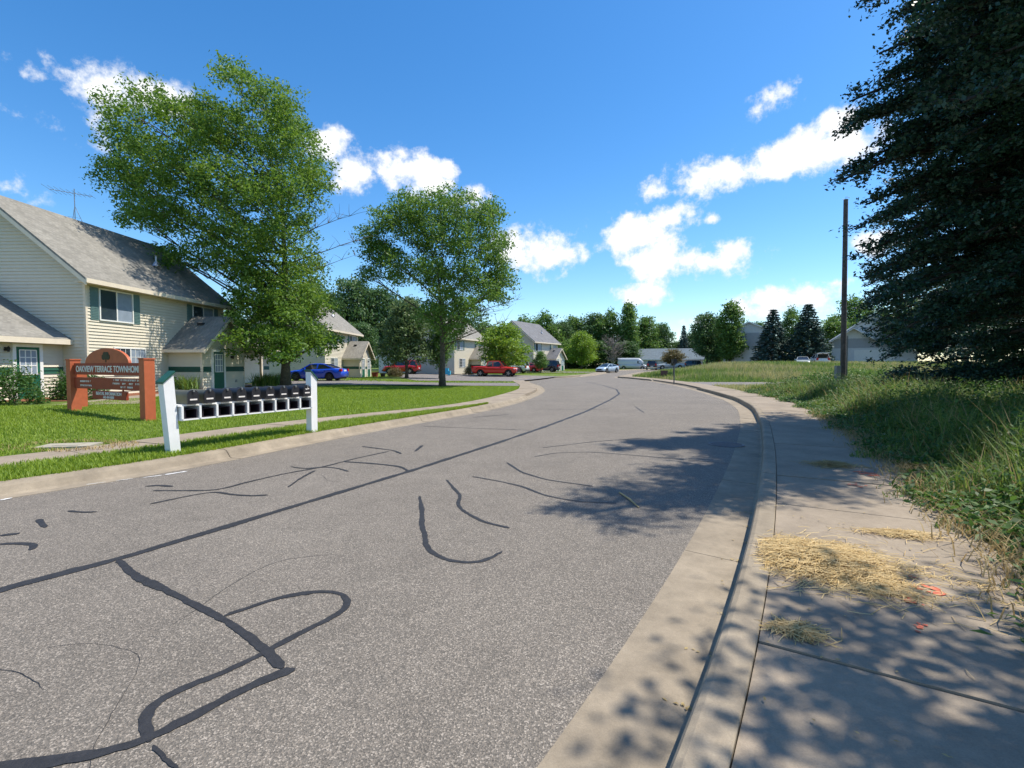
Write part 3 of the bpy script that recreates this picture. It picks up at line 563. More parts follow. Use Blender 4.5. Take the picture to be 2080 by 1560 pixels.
simple_house('garage', (-15.0, 71.5, .4), R(4), 8.5, 7, 2.6, 5.6, 'pale garage behind the red SUV under the pale-leaved tree', 'pale_siding', 'grey_shingles', (2.2, 2.6, 2.1), cat='garage')
H = simple_house('house', (60.0, 82, 1.45), R(-34), 11.5, 11, 4.6, 8.8, 'grey gabled house with garage right of the bare pole', 'pale_siding', 'grey_shingles', (.2, 5, 2.4), upper=(3.0, 4.7))
b = MB(); b.slab([(-6.1, -1.3, 4.1), (-2.7, -1.3, 6.4), (-2.7, 0, 6.4), (-6.1, 0, 4.1)], .12); b.slab([(-2.7, -1.3, 6.4), (.7, -1.3, 4.1), (.7, 0, 4.1), (-2.7, 0, 6.4)], .12); b.build('porch_roof', 'white_trim', H)
simple_house('house', (46.5, 97, 1.5), R(-25), 9, 8, 6.6, 8.6, 'tall grey house mostly hidden behind the blue spruce', 'pale_siding', 'grey_shingles', None, [(-2.5, 4.2, 1.2, 1.2)], upper=(3.4, 6.5))
H = simple_house('house', (37.5, 119, .7), R(-16), 16, 10, 2.5, 5.0, 'low house with wide blue-grey roof behind the parked van', 'pale_siding', 'blue_shingles', (4.5, 4.5, 2.1), [(-3, .9, 1.5, 1.1)], axis='x')
b = MB(); b.slab([(-1.6, -1.4, 2.3), (.6, -1.4, 4.3), (.6, 1.4, 4.3), (-1.6, 1.4, 2.3)], .15); b.slab([(.6, -1.4, 4.3), (2.8, -1.4, 2.3), (2.8, 1.4, 2.3), (.6, 1.4, 4.3)], .15); b.build('porch_roof', 'white_trim', H)
# antenna on the near house
A0 = Vector((-22.1, 25.2, 8.75)); an = empty('roof_antenna', A0, R(20)); tag(an, 'thin metal television antenna on the ridge of the near townhouse', 'antenna')
MB().tube([(0, 0, -.2), (0, 0, 1.75)], .022, 6).build('mast', 'steel', an); b = MB().tube([(-1.0, 0, 1.62), (.75, 0, 1.45)], .014, 5); bo = b.build('boom', 'steel', an)
for k in range(9):
    t = k / 8; l = .75 - .4 * t; q = MB(); q.tube([(-1.0 + 1.75 * t, -l, 1.62 - .17 * t), (-1.0 + 1.75 * t, l, 1.62 - .17 * t)], .007, 4); q.build('element', 'steel', bo)
b = MB(); b.tube([(0, 0, .9), (.45, .1, -.35)], .012, 5); b.tube([(0, 0, .9), (-.3, .35, -.2)], .012, 5); b.tube([(-.3, 0, .35), (.2, 0, .3)], .01, 4); b.build('brace', 'steel', an)
# ------------------------------------------------------------------ town sign
def text(body, size, matn, par, T, name='lettering', ex=.006):
    cu = bpy.data.curves.new(name, 'FONT'); cu.body = body; cu.size = size; cu.extrude = ex; cu.align_x = 'CENTER'; cu.align_y = 'CENTER'; cu.offset = size * .016
    o = bpy.data.objects.new(name, cu); COL.objects.link(o); dg_ = bpy.context.evaluated_depsgraph_get(); me = bpy.data.meshes.new_from_object(o.evaluated_get(dg_)); bpy.data.objects.remove(o)
    me.materials.clear(); me.materials.append(M[matn]); o = bpy.data.objects.new(name, me); COL.objects.link(o); o.parent = par; o.matrix_local = T; return o
pl, pr = G(152, 838, .2), G(301, 851, .2); pl.z = float(lz(pl.x, pl.y)); dv = Vector((pr.x - pl.x, pr.y - pl.y, 0)); SWD = dv.length
sg = empty('entrance_sign', (pl.x, pl.y, float(lz(pl.x, pl.y)) - .02), math.atan2(dv.y, dv.x)); tag(sg, 'orange wooden townhome entrance sign with arched top on the lawn', 'sign')
for x in (0, SWD): b = MB(); b.box((x - .125, -.125, -.1), (x + .125, .125, 1.5)); b.box((x - .14, -.14, 1.5), (x + .14, .14, 1.535)); b.build('post', 'sign_wood', sg)
p = G(169, 832, .2) - pl; a_ = math.atan2(dv.y, dv.x); bx_, by_ = p.x * math.cos(a_) + p.y * math.sin(a_), -p.x * math.sin(a_) + p.y * math.cos(a_); b = MB(); b.box((bx_ - .09, by_ - .09, -.1), (bx_ + .09, by_ + .09, 1.2)); b.build('post', 'sign_wood', sg)
b = MB(); arc = [(SWD/2 + 1.15 * math.cos(math.pi * k / 28), .035, 1.40 + .42 * math.sin(math.pi * k / 28)) for k in range(29)]; b.prism(arc, (0, -.07, 0)); b.build('arch_board', 'sign_wood', sg)
b = MB(); b.box((.15, -.045, 1.08), (SWD - .15, .045, 1.41)); b.build('name_board', 'sign_board', sg)
b = MB(); b.box((.15, -.04, .68), (SWD - .15, .04, 1.0)); b.build('lower_board', 'sign_board', sg)
b = MB(); b.box((SWD * .29, -.03, .40), (SWD * .75, .03, .63)); rb = b.build('rental_board', 'sign_board', sg); b = MB(); b.box((SWD * .33, -.01, .63), (SWD * .345, .01, .68)); b.box((SWD * .69, -.01, .63), (SWD * .705, .01, .68)); b.build('hanger', 'sign_board', sg)
FT = lambda x, z, y=-.047: Matrix.Translation((x, y, z)) @ Matrix.Rotation(R(90), 4, 'X')
t_ = text('OAKVIEW TERRACE TOWNHOMES', .235, 'letter', sg, FT(SWD/2 + .09, 1.235)); w_ = max(v.co.x for v in t_.data.vertices) - min(v.co.x for v in t_.data.vertices); t_.matrix_local = FT(SWD/2 + .09, 1.235) @ Matrix.Diagonal(((SWD - .38) / w_, 1.05, 1, 1))
text('RENTAL INFORMATION', .125, 'letter', sg, FT(SWD * .52, .555, -.033)); text('602-404-0000', .1, 'letter', sg, FT(SWD * .52, .455, -.033))
rg = random.Random(4)
for (x0, x1, z) in ((.45, 1.15, .89), (.5, 1.1, .77), (SWD - 1.55, SWD - .25, .945), (SWD - 1.6, SWD - .25, .85), (SWD - 1.2, SWD - .55, .755)):
    b = MB(); x = x0
    while x < x1:
        wd = rg.uniform(.02, .045)
        if rg.random() > .13: b.box((x, -.046, z - .025), (x + .012, -.041, z + .025)); b.box((x + .012, -.046, z + rg.choice((-.022, 0, .012))), (x + wd, -.041, z + .024))
        x += wd + .018
    b.build('small_lettering', 'letter', sg)
b = MB(); 
for (x, z, r) in ((0, .2, .12), (-.12, .17, .09), (.12, .17, .09), (-.06, .25, .09), (.07, .25, .09), (-.16, .2, .05), (.16, .2, .05)): b.prism([(SWD/2 + x + r * math.cos(6.2832 * k / 12), -.036, 1.37 + z + .03 + r * .8 * math.sin(6.2832 * k / 12)) for k in range(12)], (0, -.006 - .0004 * (r * 100), 0))
b.box((SWD/2 - .02, -.043, 1.43), (SWD/2 + .02, -.036, 1.53)); b.build('tree_emblem', 'emblem', sg)
# ------------------------------------------------------------------ mailbox stand
ml, mr = G(353, 920, .13), G(634, 878, .13); dv = Vector((mr.x - ml.x, mr.y - ml.y, 0)); ML = dv.length; mrz = math.atan2(dv.y, dv.x)
st = empty('mailbox_stand', (ml.x, ml.y, .11), mrz); tag(st, 'white wooden mailbox stand with green caps beside the road', 'mailbox stand')
for i, x in enumerate((0, ML)):
    b = MB(); lean = -.1 if i == 0 else 0
    hb = [(-.08, 0), (.08, 0)]; t0, t1 = (1.22, 1.36) if i == 0 else (1.36, 1.20)
    vs = [(x - .08, -.08, -.1), (x + .08, -.08, -.1), (x + .08, .08, -.1), (x - .08, .08, -.1), (x - .08 + lean, -.08, t0), (x + .08 + lean, -.08, t1), (x + .08 + lean, .08, t1), (x - .08 + lean, .08, t0)]
    b.add(vs, [(0,3,2,1),(4,5,6,7),(0,1,5,4),(1,2,6,5),(2,3,7,6),(3,0,4,7)]); p = b.build('post', 'white_paint', st)
    q = MB(); q.slab([(x - .1 + lean, -.1, t0 + .02 - (.02 if i == 0 else -.02)), (x + .1 + lean, -.1, t1 + .02 + (.02 if i == 0 else -.02)), (x + .1 + lean, .1, t1 + .02 + (.02 if i == 0 else -.02)), (x - .1 + lean, .1, t0 + .02 - (.02 if i == 0 else -.02))], .035); q.build('cap', 'green_trim', p)
NB = 9; x0, x1 = .12, ML - .08; pitch = (x1 - x0) / NB
b = MB(); b.box((.02, -.12, .80), (ML - .082, .30, .83)); b.build('shelf', 'white_paint', st); b = MB(); b.box((.05, -.14, .56), (ML - .082, .28, .585)); b.build('bottom_board', 'white_paint', st)
b = MB(); b.box((.0, .31, .60), (ML - .085, .335, .79)); b.build('back_rail', 'green_trim', st)
for k in range(NB + 1):
    x = x0 + k * pitch - .045; b = MB(); b.box((x - .018, -.15, .585), (x + .018, .29, .80)); b.build('divider', 'white_paint', st)
for k in range(NB):
    x = x0 + (k + .5) * pitch - .045; b = MB(); a, c = x - .095, x + .095
    b.box((a, -.13, .595), (a + .008, .25, .745)); b.box((c - .008, -.13, .595), (c, .25, .745)); b.box((a, -.13, .737), (c, .25, .745)); b.box((a, .24, .595), (c, .25, .745)); b.box((a, -.128, .588), (c, .25, .596)); b.build('newspaper_slot', 'dark_inside', st)
def mailbox(k):
    x = x0 + (k + .5) * pitch - .045 + random.Random(k).uniform(-.012, .012); w, h, Lg = .088, .235, .5
    c, s = math.cos(mrz), math.sin(mrz); loc = Vector((ml.x + x * c + .17 * s, ml.y + x * s - .17 * c, .11 + .832))
    ords = ['first', 'second', 'third', 'fourth', 'fifth', 'sixth', 'seventh', 'eighth', 'ninth']
    lab = {0: 'black mailbox with olive side, leftmost on the white stand', 8: 'black mailbox with white stickers on its door, rightmost on the white stand'}.get(k, f'{ords[k]} black mailbox from the left on the white stand')
    o = empty('mailbox', loc, mrz + random.Random(k + 40).uniform(-.05, .05)); tag(o, lab, 'mailbox', 'black mailboxes on the white stand')
    def sec(y, sc=1): return [(-w * sc, y, 0), (w * sc, y, 0)] + [(w * sc * math.cos(math.pi * t / 10), y, h - w + w * sc * math.sin(math.pi * t / 10)) for t in range(11)]
    MB().prism(sec(.0), (0, Lg, 0)).build('body', 'olive_metal' if k in (0, 1) else 'black_metal', o)
    d = MB().prism(sec(-.022, 1.06), (0, .03, 0)).build('door', 'black_metal', o); MB().box((-.06, -.028, .065), (.06, -.022, .09)).build('name_strip', 'letter', d)
    MB().box((-.012, -.045, h - .03), (.012, -.02, h + .012)).build('latch', 'steel', d)
    MB().box((w + .002, .1, .1), (w + .01, .12, .2)).build('flag', 'black_metal', o)
    if k == 8:
        q = MB(); 
        for (a, z) in ((-.03, .15), (.01, .165), (.035, .15), (-.01, .14)): q.box((a - .014, -.026, z), (a + .014, -.0222, z + .018))
        q.build('sticker', 'letter', d)
for k in range(NB): mailbox(k)
# ------------------------------------------------------------------ utility pole and posts
pz = float(fz(18.3, 27.2)); pe = empty('utility_pole', (18.3, 27.2, pz - .1)); tag(pe, 'tall bare dark utility pole without wires beside the dark trees', 'pole')
MB().tube([(0, 0, 0), (-.05, 0, 5), (-.1, 0, 10.6)], [.14, .13, .11], 14).build('pole', 'pole_wood', pe)
b = MB(); b.tube([(-.1, 0, 10.5), (-.1, 0, 10.75), (.12, 0, 10.7)], .015, 5); b.tube([(-.3, 0, 10.62), (.05, 0, 10.6)], .012, 5); b.build('bracket', 'steel', pe)
b = MB(); b.box((-.42, -.1, .6), (-.18, .12, 1.55)); b.build('meter_box', 'grey_box', pe); b = MB(); b.tube([(.2, 0, .1), (.18, 0, 3.2)], .035, 6); b.build('conduit', 'grey_box', pe)
p = G(1369, 776, .2); p.z = float(fz(p.x, p.y)); o = empty('box_post', p); tag(o, 'slim dark post carrying a small dark box in the weeds', 'post'); MB().tube([(0, 0, -.1), (0, 0, 1.75)], .05, 8).build('post', 'iron', o); MB().box((-.16, -.24, 1.62), (.16, .24, 1.98)).build('box', 'black_metal', o)
p = G(1349, 766, .2); p.z = float(fz(p.x, p.y)); o = empty('yard_sign', p, R(8)); tag(o, 'small brown board sign standing in grass by the driveway', 'sign'); MB().box((-.42, -.02, .25), (.42, .02, .85)).build('board', 'brown_sign', o)
for x in (-.38, .36): MB().box((x, .02, -.1), (x + .04, .05, .82)).build('leg', 'iron', o)
p = G(1617, 785, .15); p.z = float(fz(p.x, p.y)); b = MB(); b.tube([(0, 0, -.1), (.01, 0, .35), (-.03, 0, .62)], [.07, .065, .05], 8); b.box((-.1, -.03, .5), (.06, .03, .68)); o = b.build('stake', 'pole_wood'); o.location = p; tag(o, 'short dark wooden stake at the edge of the old driveway', 'stake')
# ------------------------------------------------------------------ vehicles
WH = {}
def wheel(par, x, y, r, rimm, side):
    key = (r, rimm)
    if key not in WH:
        t = MB(); pr_ = [(-.1, .62), (-.11, .9), (-.07, 1.0), (.07, 1.0), (.11, .9), (.1, .62)]; n = 22; V = []
        for k in range(n):
            a = 6.28318 * k / n
            for yy, q in pr_: V.append((r * q * math.cos(a), yy, r * q * math.sin(a)))
        P = len(pr_); t.add(V, [(k * P + c, k * P + c + 1, ((k + 1) % n) * P + c + 1, ((k + 1) % n) * P + c) for k in range(n) for c in range(P)] if False else [(k * P + c, k * P + (c + 1) % P, ((k + 1) % n) * P + (c + 1) % P, ((k + 1) % n) * P + c) for k in range(n) for c in range(P)])
        to = t.build('wheel', 'tyre', par, True); b = MB(); b.prism([(r * .63 * math.cos(6.28318 * k / 20), -.06, r * .63 * math.sin(6.28318 * k / 20)) for k in range(20)], (0, .12, 0), 1)
        for k in range(5):
            a = 6.28318 * k / 5
            for sy in (-.085, .06): b.prism([(r * .1 * math.cos(a + 1.57), sy, r * .1 * math.sin(a + 1.57)), (r * .62 * math.cos(a + .16), sy, r * .62 * math.sin(a + .16)), (r * .62 * math.cos(a - .16), sy, r * .62 * math.sin(a - .16)), (-r * .1 * math.cos(a + 1.57), sy, -r * .1 * math.sin(a + 1.57))], (0, .025, 0))
        ro = b.build('rim', [rimm, 'plastic'], to); WH[key] = (to.data, ro.data)
    else:
        to = bpy.data.objects.new('wheel', WH[key][0]); COL.objects.link(to); to.parent = par; ro = bpy.data.objects.new('rim', WH[key][1]); COL.objects.link(ro); ro.parent = to
    to.location = (x, y, r)
KIND = {  # length, half width, wheel r, wheel x front/back, body top line, cabin (base front, roof front, roof back, base back), roof z, belt z
 'sedan': dict(L=4.9, w=.92, r=.34, wx=(1.45, -1.42), z0=.22, top=[(-2.45,.78),(-2.35,.98),(-1.75,1.06),(-1.2,1.03),(0,.98),(.95,.96),(1.7,.88),(2.25,.74),(2.45,.55)], cab=(1.05,.25,-.85,-1.85), roof=1.46),
 'hatch': dict(L=4.5, w=.9, r=.33, wx=(1.35, -1.32), z0=.2, top=[(-2.25,.75),(-2.2,1.05),(-1.7,1.08),(0,.98),(1.0,.95),(1.7,.83),(2.1,.7),(2.25,.5)], cab=(1.3,.3,-.7,-2.05), roof=1.44),
 'suv': dict(L=4.85, w=.97, r=.39, wx=(1.45, -1.42), z0=.34, top=[(-2.4,.9),(-2.38,1.14),(-1.5,1.15),(0,1.12),(.9,1.12),(1.3,1.1),(2.1,1.0),(2.38,.85),(2.42,.6)], cab=(1.05,.45,-2.1,-2.36), roof=1.82),
 'pickup': dict(L=5.8, w=1.0, r=.41, wx=(1.85, -1.75), z0=.42, top=[(-2.9,1.2),(-2.88,1.28),(-1.0,1.28),(-.9,1.22),(1.0,1.2),(1.4,1.2),(2.5,1.12),(2.82,1.0),(2.9,.7)], cab=(1.25,.6,-.75,-.98), roof=1.93),
 'van': dict(L=6.6, w=1.02, r=.37, wx=(2.15, -1.9), z0=.32, top=[(-3.3,1.25),(-3.28,1.3),(0,1.3),(1.6,1.3),(2.2,1.22),(2.9,1.02),(3.25,.8),(3.3,.5)], cab=(2.4,1.3,-3.2,-3.28), roof=2.6)}
def car(kind, colm, loc, heading, label, name=None, rimm='rim', group='parked vehicles', **kw):
    K = KIND[kind]; rz = math.atan2(heading[1], heading[0]); zz = float(max(far(loc[1]), 0)) + .01 if len(loc) == 2 else loc[2]
    C = empty(name or {'sedan': 'sedan_car', 'hatch': 'hatchback_car', 'suv': 'suv_car', 'pickup': 'pickup_truck', 'van': 'cargo_van'}[kind], (loc[0], loc[1], zz), rz)
    tag(C, label, {'pickup': 'pickup', 'van': 'van', 'suv': 'suv'}.get(kind, 'car'), group); w, r, Lh = K['w'], K['r'], K['L'] / 2
    b = MB(); xs = sorted(set(list(np.linspace(-Lh, Lh, 45)))); tx, tz = zip(*K['top']); ring = []
    for x in xs:
        zt = float(np.interp(x, tx, tz)); e = abs(x) / Lh; ws = w * (1 - .16 * max(0, (e - .72) / .28) ** 2); zb = K['z0'] + .12 * max(0, (e - .85) / .15)
        for wx in K['wx']:
            d = abs(x - wx)
            if d < r * 1.18: zb = max(zb, r + math.sqrt((r * 1.18) ** 2 - d * d))
        zb = min(zb, zt - .12); zm = zb + (zt - zb) * .55
        half = [(ws * .86, zb), (ws * .97, zb + .02), (ws, zm), (ws * .97, zt - .09), (ws * .90, zt - .02), (ws * .7, zt + .012), (0, zt + .03)]
        ring.append([(x, y, z) for y, z in half] + [(x, -y, z) for y, z in half[-2::-1]])
    P = len(ring[0]); V = [p for q in ring for p in q]; F = [(i * P + c, i * P + c + 1, (i + 1) * P + c + 1, (i + 1) * P + c) for i in range(len(xs) - 1) for c in range(P - 1)]
    F += [tuple(range(P - 1, -1, -1)), tuple((len(xs) - 1) * P + c for c in range(P))]; b.add(V, F); b.build('body', colm, C, True)
    u = MB(); u.box((-Lh * .93, -w * .8, K['z0'] - .06), (Lh * .93, w * .8, K['z0'] + .35)); u.build('underbody', 'plastic', C)
    c0, c1, c2, c3 = K['cab']; zr = K['roof']; zb0 = float(np.interp(c0, tx, tz)) - .02; zb3 = float(np.interp(c3, tx, tz)) - .02; wb = w * .9; wr = w * (.70 if kind != 'van' else .86)
    if kind == 'van':
        q = MB(); hh = [(wb * 1.05, 1.25), (wb * 1.04, 1.9), (wr * 1.02, 2.42), (wr * .8, 2.6), (0, 2.63)]; rr = []
        for x, k in ((-3.26, 1), (-3.0, 1), (.7, 1), (1.3, .985), (1.85, .8), (2.35, .42)):
            rr.append([(x, y, 1.25 + (z - 1.25) * k) for y, z in hh] + [(x, -y, 1.25 + (z - 1.25) * k) for y, z in hh[-2::-1]])
        P = len(rr[0]); V = [p for z in rr for p in z]; F = [(i * P + c, i * P + c + 1, (i + 1) * P + c + 1, (i + 1) * P + c) for i in range(5) for c in range(P - 1)] + [tuple(range(P - 1, -1, -1)), tuple(5 * P + c for c in range(P))]; q.add(V, F); q.build('cargo_body', colm, C, True)
        for s in (-1, 1): q = MB(); q.prism([(1.05, s * wb * 1.055, 1.38), (2.0, s * wb * 1.03, 1.38), (1.75, s * wb * .99, 1.86), (1.05, s * wb * 1.045, 1.98)], (0, s * .012, 0)); q.build('side_window', 'car_glass', C)
        q = MB(); q.slab([(1.46, -.74, 2.32), (2.34, -.84, 1.68), (2.34, .84, 1.68), (1.46, .74, 2.32)], .03, 0, Vector((-.5, 0, -.8))); q.location = None; q.build('windscreen', 'car_glass', C)
    else:
        B = [(c0, wb, zb0), (c3, wb, zb3), (c3, -wb, zb3), (c0, -wb, zb0)]; T = [(c1, wr, zr - .05), (c2, wr, zr - .05), (c2, -wr, zr - .05), (c1, -wr, zr - .05)]
        q = MB(); q.add(B + T, [(0, 1, 5, 4), (2, 3, 7, 6), (3, 0, 4, 7), (1, 2, 6, 5)]); q.build('window_band', 'car_glass', C)
        q = MB(); xs2 = np.linspace(c2 - .06, c1 + .06, 9); V = []
        for i, x in enumerate(xs2):
            ez = -.05 if i in (0, 8) else (-.015 if i in (1, 7) else 0)
            for y, z in ((wr + .015, -.06), (wr, -.02), (wr * .7, .0), (0, .02), (-wr * .7, 0), (-wr, -.02), (-wr - .015, -.06)): V.append((x, y, zr + z + ez))
        q.add(V, [(i * 7 + c, i * 7 + c + 1, (i + 1) * 7 + c + 1, (i + 1) * 7 + c) for i in range(8) for c in range(6)]); q.build('roof', colm, C, True)
        q = MB(); pil = [((c0, zb0), (c1, zr - .04)), ((c3, zb3), (c2, zr - .04))]; mid = (c1 * .45 + c2 * .55)
        pil.append(((mid, zb0 + .02), (mid - .03, zr - .04)))
        if kind == 'suv': pil.append(((-1.35, zb3), (-1.35, zr - .04)))
        for s in (-1, 1):
            for (a, za), (d, zd) in pil: wd = .06 if abs(a - mid) < .01 else .085; q.prism([(a - wd, s * (wb + .006), za), (a + wd, s * (wb + .006), za), (d + wd, s * (wr + .012), zd), (d - wd, s * (wr + .012), zd)], (0, -s * .05, 0))
        q.build('pillars', colm, C)
    for s in (-1, 1):
        zf = float(np.interp(Lh * .93, tx, tz)); q = MB(); q.prism([(Lh * .99, s * w * .55, zf - .2), (Lh * .9, s * w * .93, zf - .18), (Lh * .86, s * w * .95, zf - .05), (Lh * .965, s * w * .55, zf - .05)], (.012, 0, .06)); q.build('headlight', 'lamp_clear', C)
        zt = .95 if kind not in ('pickup', 'van') else 1.1; q = MB(); q.box((-Lh - .012, min(s * w * .62, s * w * .9), zt - .14), (-Lh * .93, max(s * w * .62, s * w * .9), zt + (.06 if kind in ('sedan', 'hatch') else .22))); q.build('taillight', 'lamp_red', C)
        xm = c0 - .35; q = MB(); q.box((xm - .08, min(s * (wb + .0), s * (wb + .22)), zb0 + .02), (xm + .08, max(s * wb, s * (wb + .22)), zb0 + .17)); q.build('mirror', colm if kind != 'van' else 'plastic', C)
        for x in K['wx']: wheel(C, x, s * (w - .1), r, rimm, s)
        if kind != 'van':
            for x in (c1 * .45 + c2 * .55 + .25, c3 + .75 if kind != 'pickup' else c2 + .3): q = MB(); q.box((x - .1, min(s * w * .99, s * (w + .02)), .86 if kind in ('sedan', 'hatch') else 1.0), (x + .1, max(s * w * .99, s * (w + .02)), .89 if kind in ('sedan', 'hatch') else 1.03)); q.build('door_handle', colm, C)
    q = MB(); q.box((-Lh - .016, -.26, .72 if kind != 'sedan' else .8), (-Lh * .97, .26, .85 if kind != 'sedan' else .93)); q.build('licence_plate', 'plate', C)
    q = MB(); q.box((Lh * .96, -w * .5, K['z0'] + .2), (Lh + .015, w * .5, K['z0'] + .42)); q.build('grille', 'plastic', C)
    if kind in ('suv', 'pickup', 'van'):
        for s in (-1, 1): q = MB(); q.box((Lh * .97 if s > 0 else -Lh - .05, -w * .86, K['z0'] + .0), (Lh + .05 if s > 0 else -Lh * .97, w * .86, K['z0'] + .2)); q.build('bumper', 'plastic' if kind != 'pickup' else 'chrome', C)
    if kind == 'pickup':
        q = MB(); q.box((-2.82, -w * .82, 1.24), (-1.02, w * .82, 1.33)); q.build('bed_opening', 'plastic', C)
        q = MB(); q.tube([(2.95, -.75, .5), (3.0, -.72, 1.15), (3.0, .72, 1.15), (2.95, .75, .5)], .045, 8); q.tube([(2.98, -.3, .55), (2.99, -.3, 1.15)], .035, 6); q.tube([(2.98, .3, .55), (2.99, .3, 1.15)], .035, 6)
        if kw.get('guard'): q.build('bull_bar', 'black_metal', C)
    if kind == 'suv':
        for s in (-1, 1): q = MB(); q.tube([(.3, s * wr * .85, zr + .04), (-1.9, s * wr * .85, zr + .04)], .022, 6); q.build('roof_rail', 'plastic', C)
    if kw.get('open'):
        q = MB(); q.slab([(-2.1, -.75, zr + .05), (-3.1, -.72, zr + .12), (-3.1, .72, zr + .12), (-2.1, .75, zr + .05)], .07); q.build('tailgate', colm, C)
    return C
gl = lambda x, y: (x, y, float(lz(x, y)) + .01)
car('sedan', 'car_blue', gl(-16.7, 42.2), (-1, .06), 'bright blue sedan with dark wheels parked at the near garage', rimm='dark_rim')
car('suv', 'car_red', gl(-14.9, 66.5), (-1, .1), 'dark red SUV parked nose left by the pale garage')
car('pickup', 'car_truckred', gl(-2.0, 61.3), (.96, -.25), 'bright red pickup truck with black front guard on the driveway', guard=True)
car('suv', 'car_white', gl(.1, 74), (-.93, .36), 'white SUV parked behind the red pickup')
car('hatch', 'car_red', gl(2.6, 79), (-.9, .42), 'red car mostly hidden between white SUV and dark SUV')
car('suv', 'car_navy', gl(5.3, 80.3), (-.96, .28), 'dark navy SUV parked at the far townhouse')
car('hatch', 'car_silver', (15.6, 80.5), (-.72, -.69), 'pale silver-blue hatchback driving towards the camera on the road', group='cars on the road')
car('van', 'car_vangrey', (27.0, 110.5), (.97, -.22), 'long grey-white cargo van parked beyond the silver car')
car('pickup', 'car_black', (28.6, 101), (.25, .97), 'black pickup parked in front of the cargo van, tail towards us')
car('pickup', 'car_greysilver', (34.2, 106, .72), (-.98, .2), 'pale silver pickup half hidden by the field weeds')
car('suv', 'car_green', (38.5, 107, .8), (-.95, .3), 'dark green vehicle mostly hidden behind weeds beside silver pickup')
car('sedan', 'car_greysilver', (43.6, 74, float(fz(43.6, 74)) - .02), (-.45, -.9), 'grey car seen above the weeds below the right spruce')
car('suv', 'car_white', (47.4, 76, float(fz(47.4, 76)) + .05), (.35, .94), 'white SUV with raised tailgate above the weeds', open=True)
# things by the houses
p = Vector((-15.2, 57.6)); 
for k, (dx, dy, mt, r, h, nm, lab) in enumerate(((0, 0, 'pot_red', .38, .5, 'flower_pot', 'large red flower tub by the second townhouse entry'), (.75, .5, 'plastic', .3, .42, 'flower_pot', 'black flower tub right of the red tub'))):
    b = MB(); b.tube([(0, 0, 0), (0, 0, h * .9), (0, 0, h)], [r * .75, r, r * 1.08], 14); z = float(lz(-15.4 + dx, 54.4 + dy)); o = b.build(nm, mt); o.location = (-15.2 + dx, 54.6 + dy, z); tag(o, lab, 'flower pot')
b = MB(); b.box((-.55, -.4, .15), (.55, .4, .6)); b.box((-.35, -.36, .6), (.3, .36, .95)); 
for sx in (-.35, .35): b.tube([(sx, -.45, .18), (sx, .45, .18)], .18, 12)
o = b.build('toy_car', 'toy_blue'); o.location = (-8.6, 64.5, float(lz(-8.6, 64.5))); tag(o, 'bright blue plastic toy car by the third townhouse entry', 'toy car')
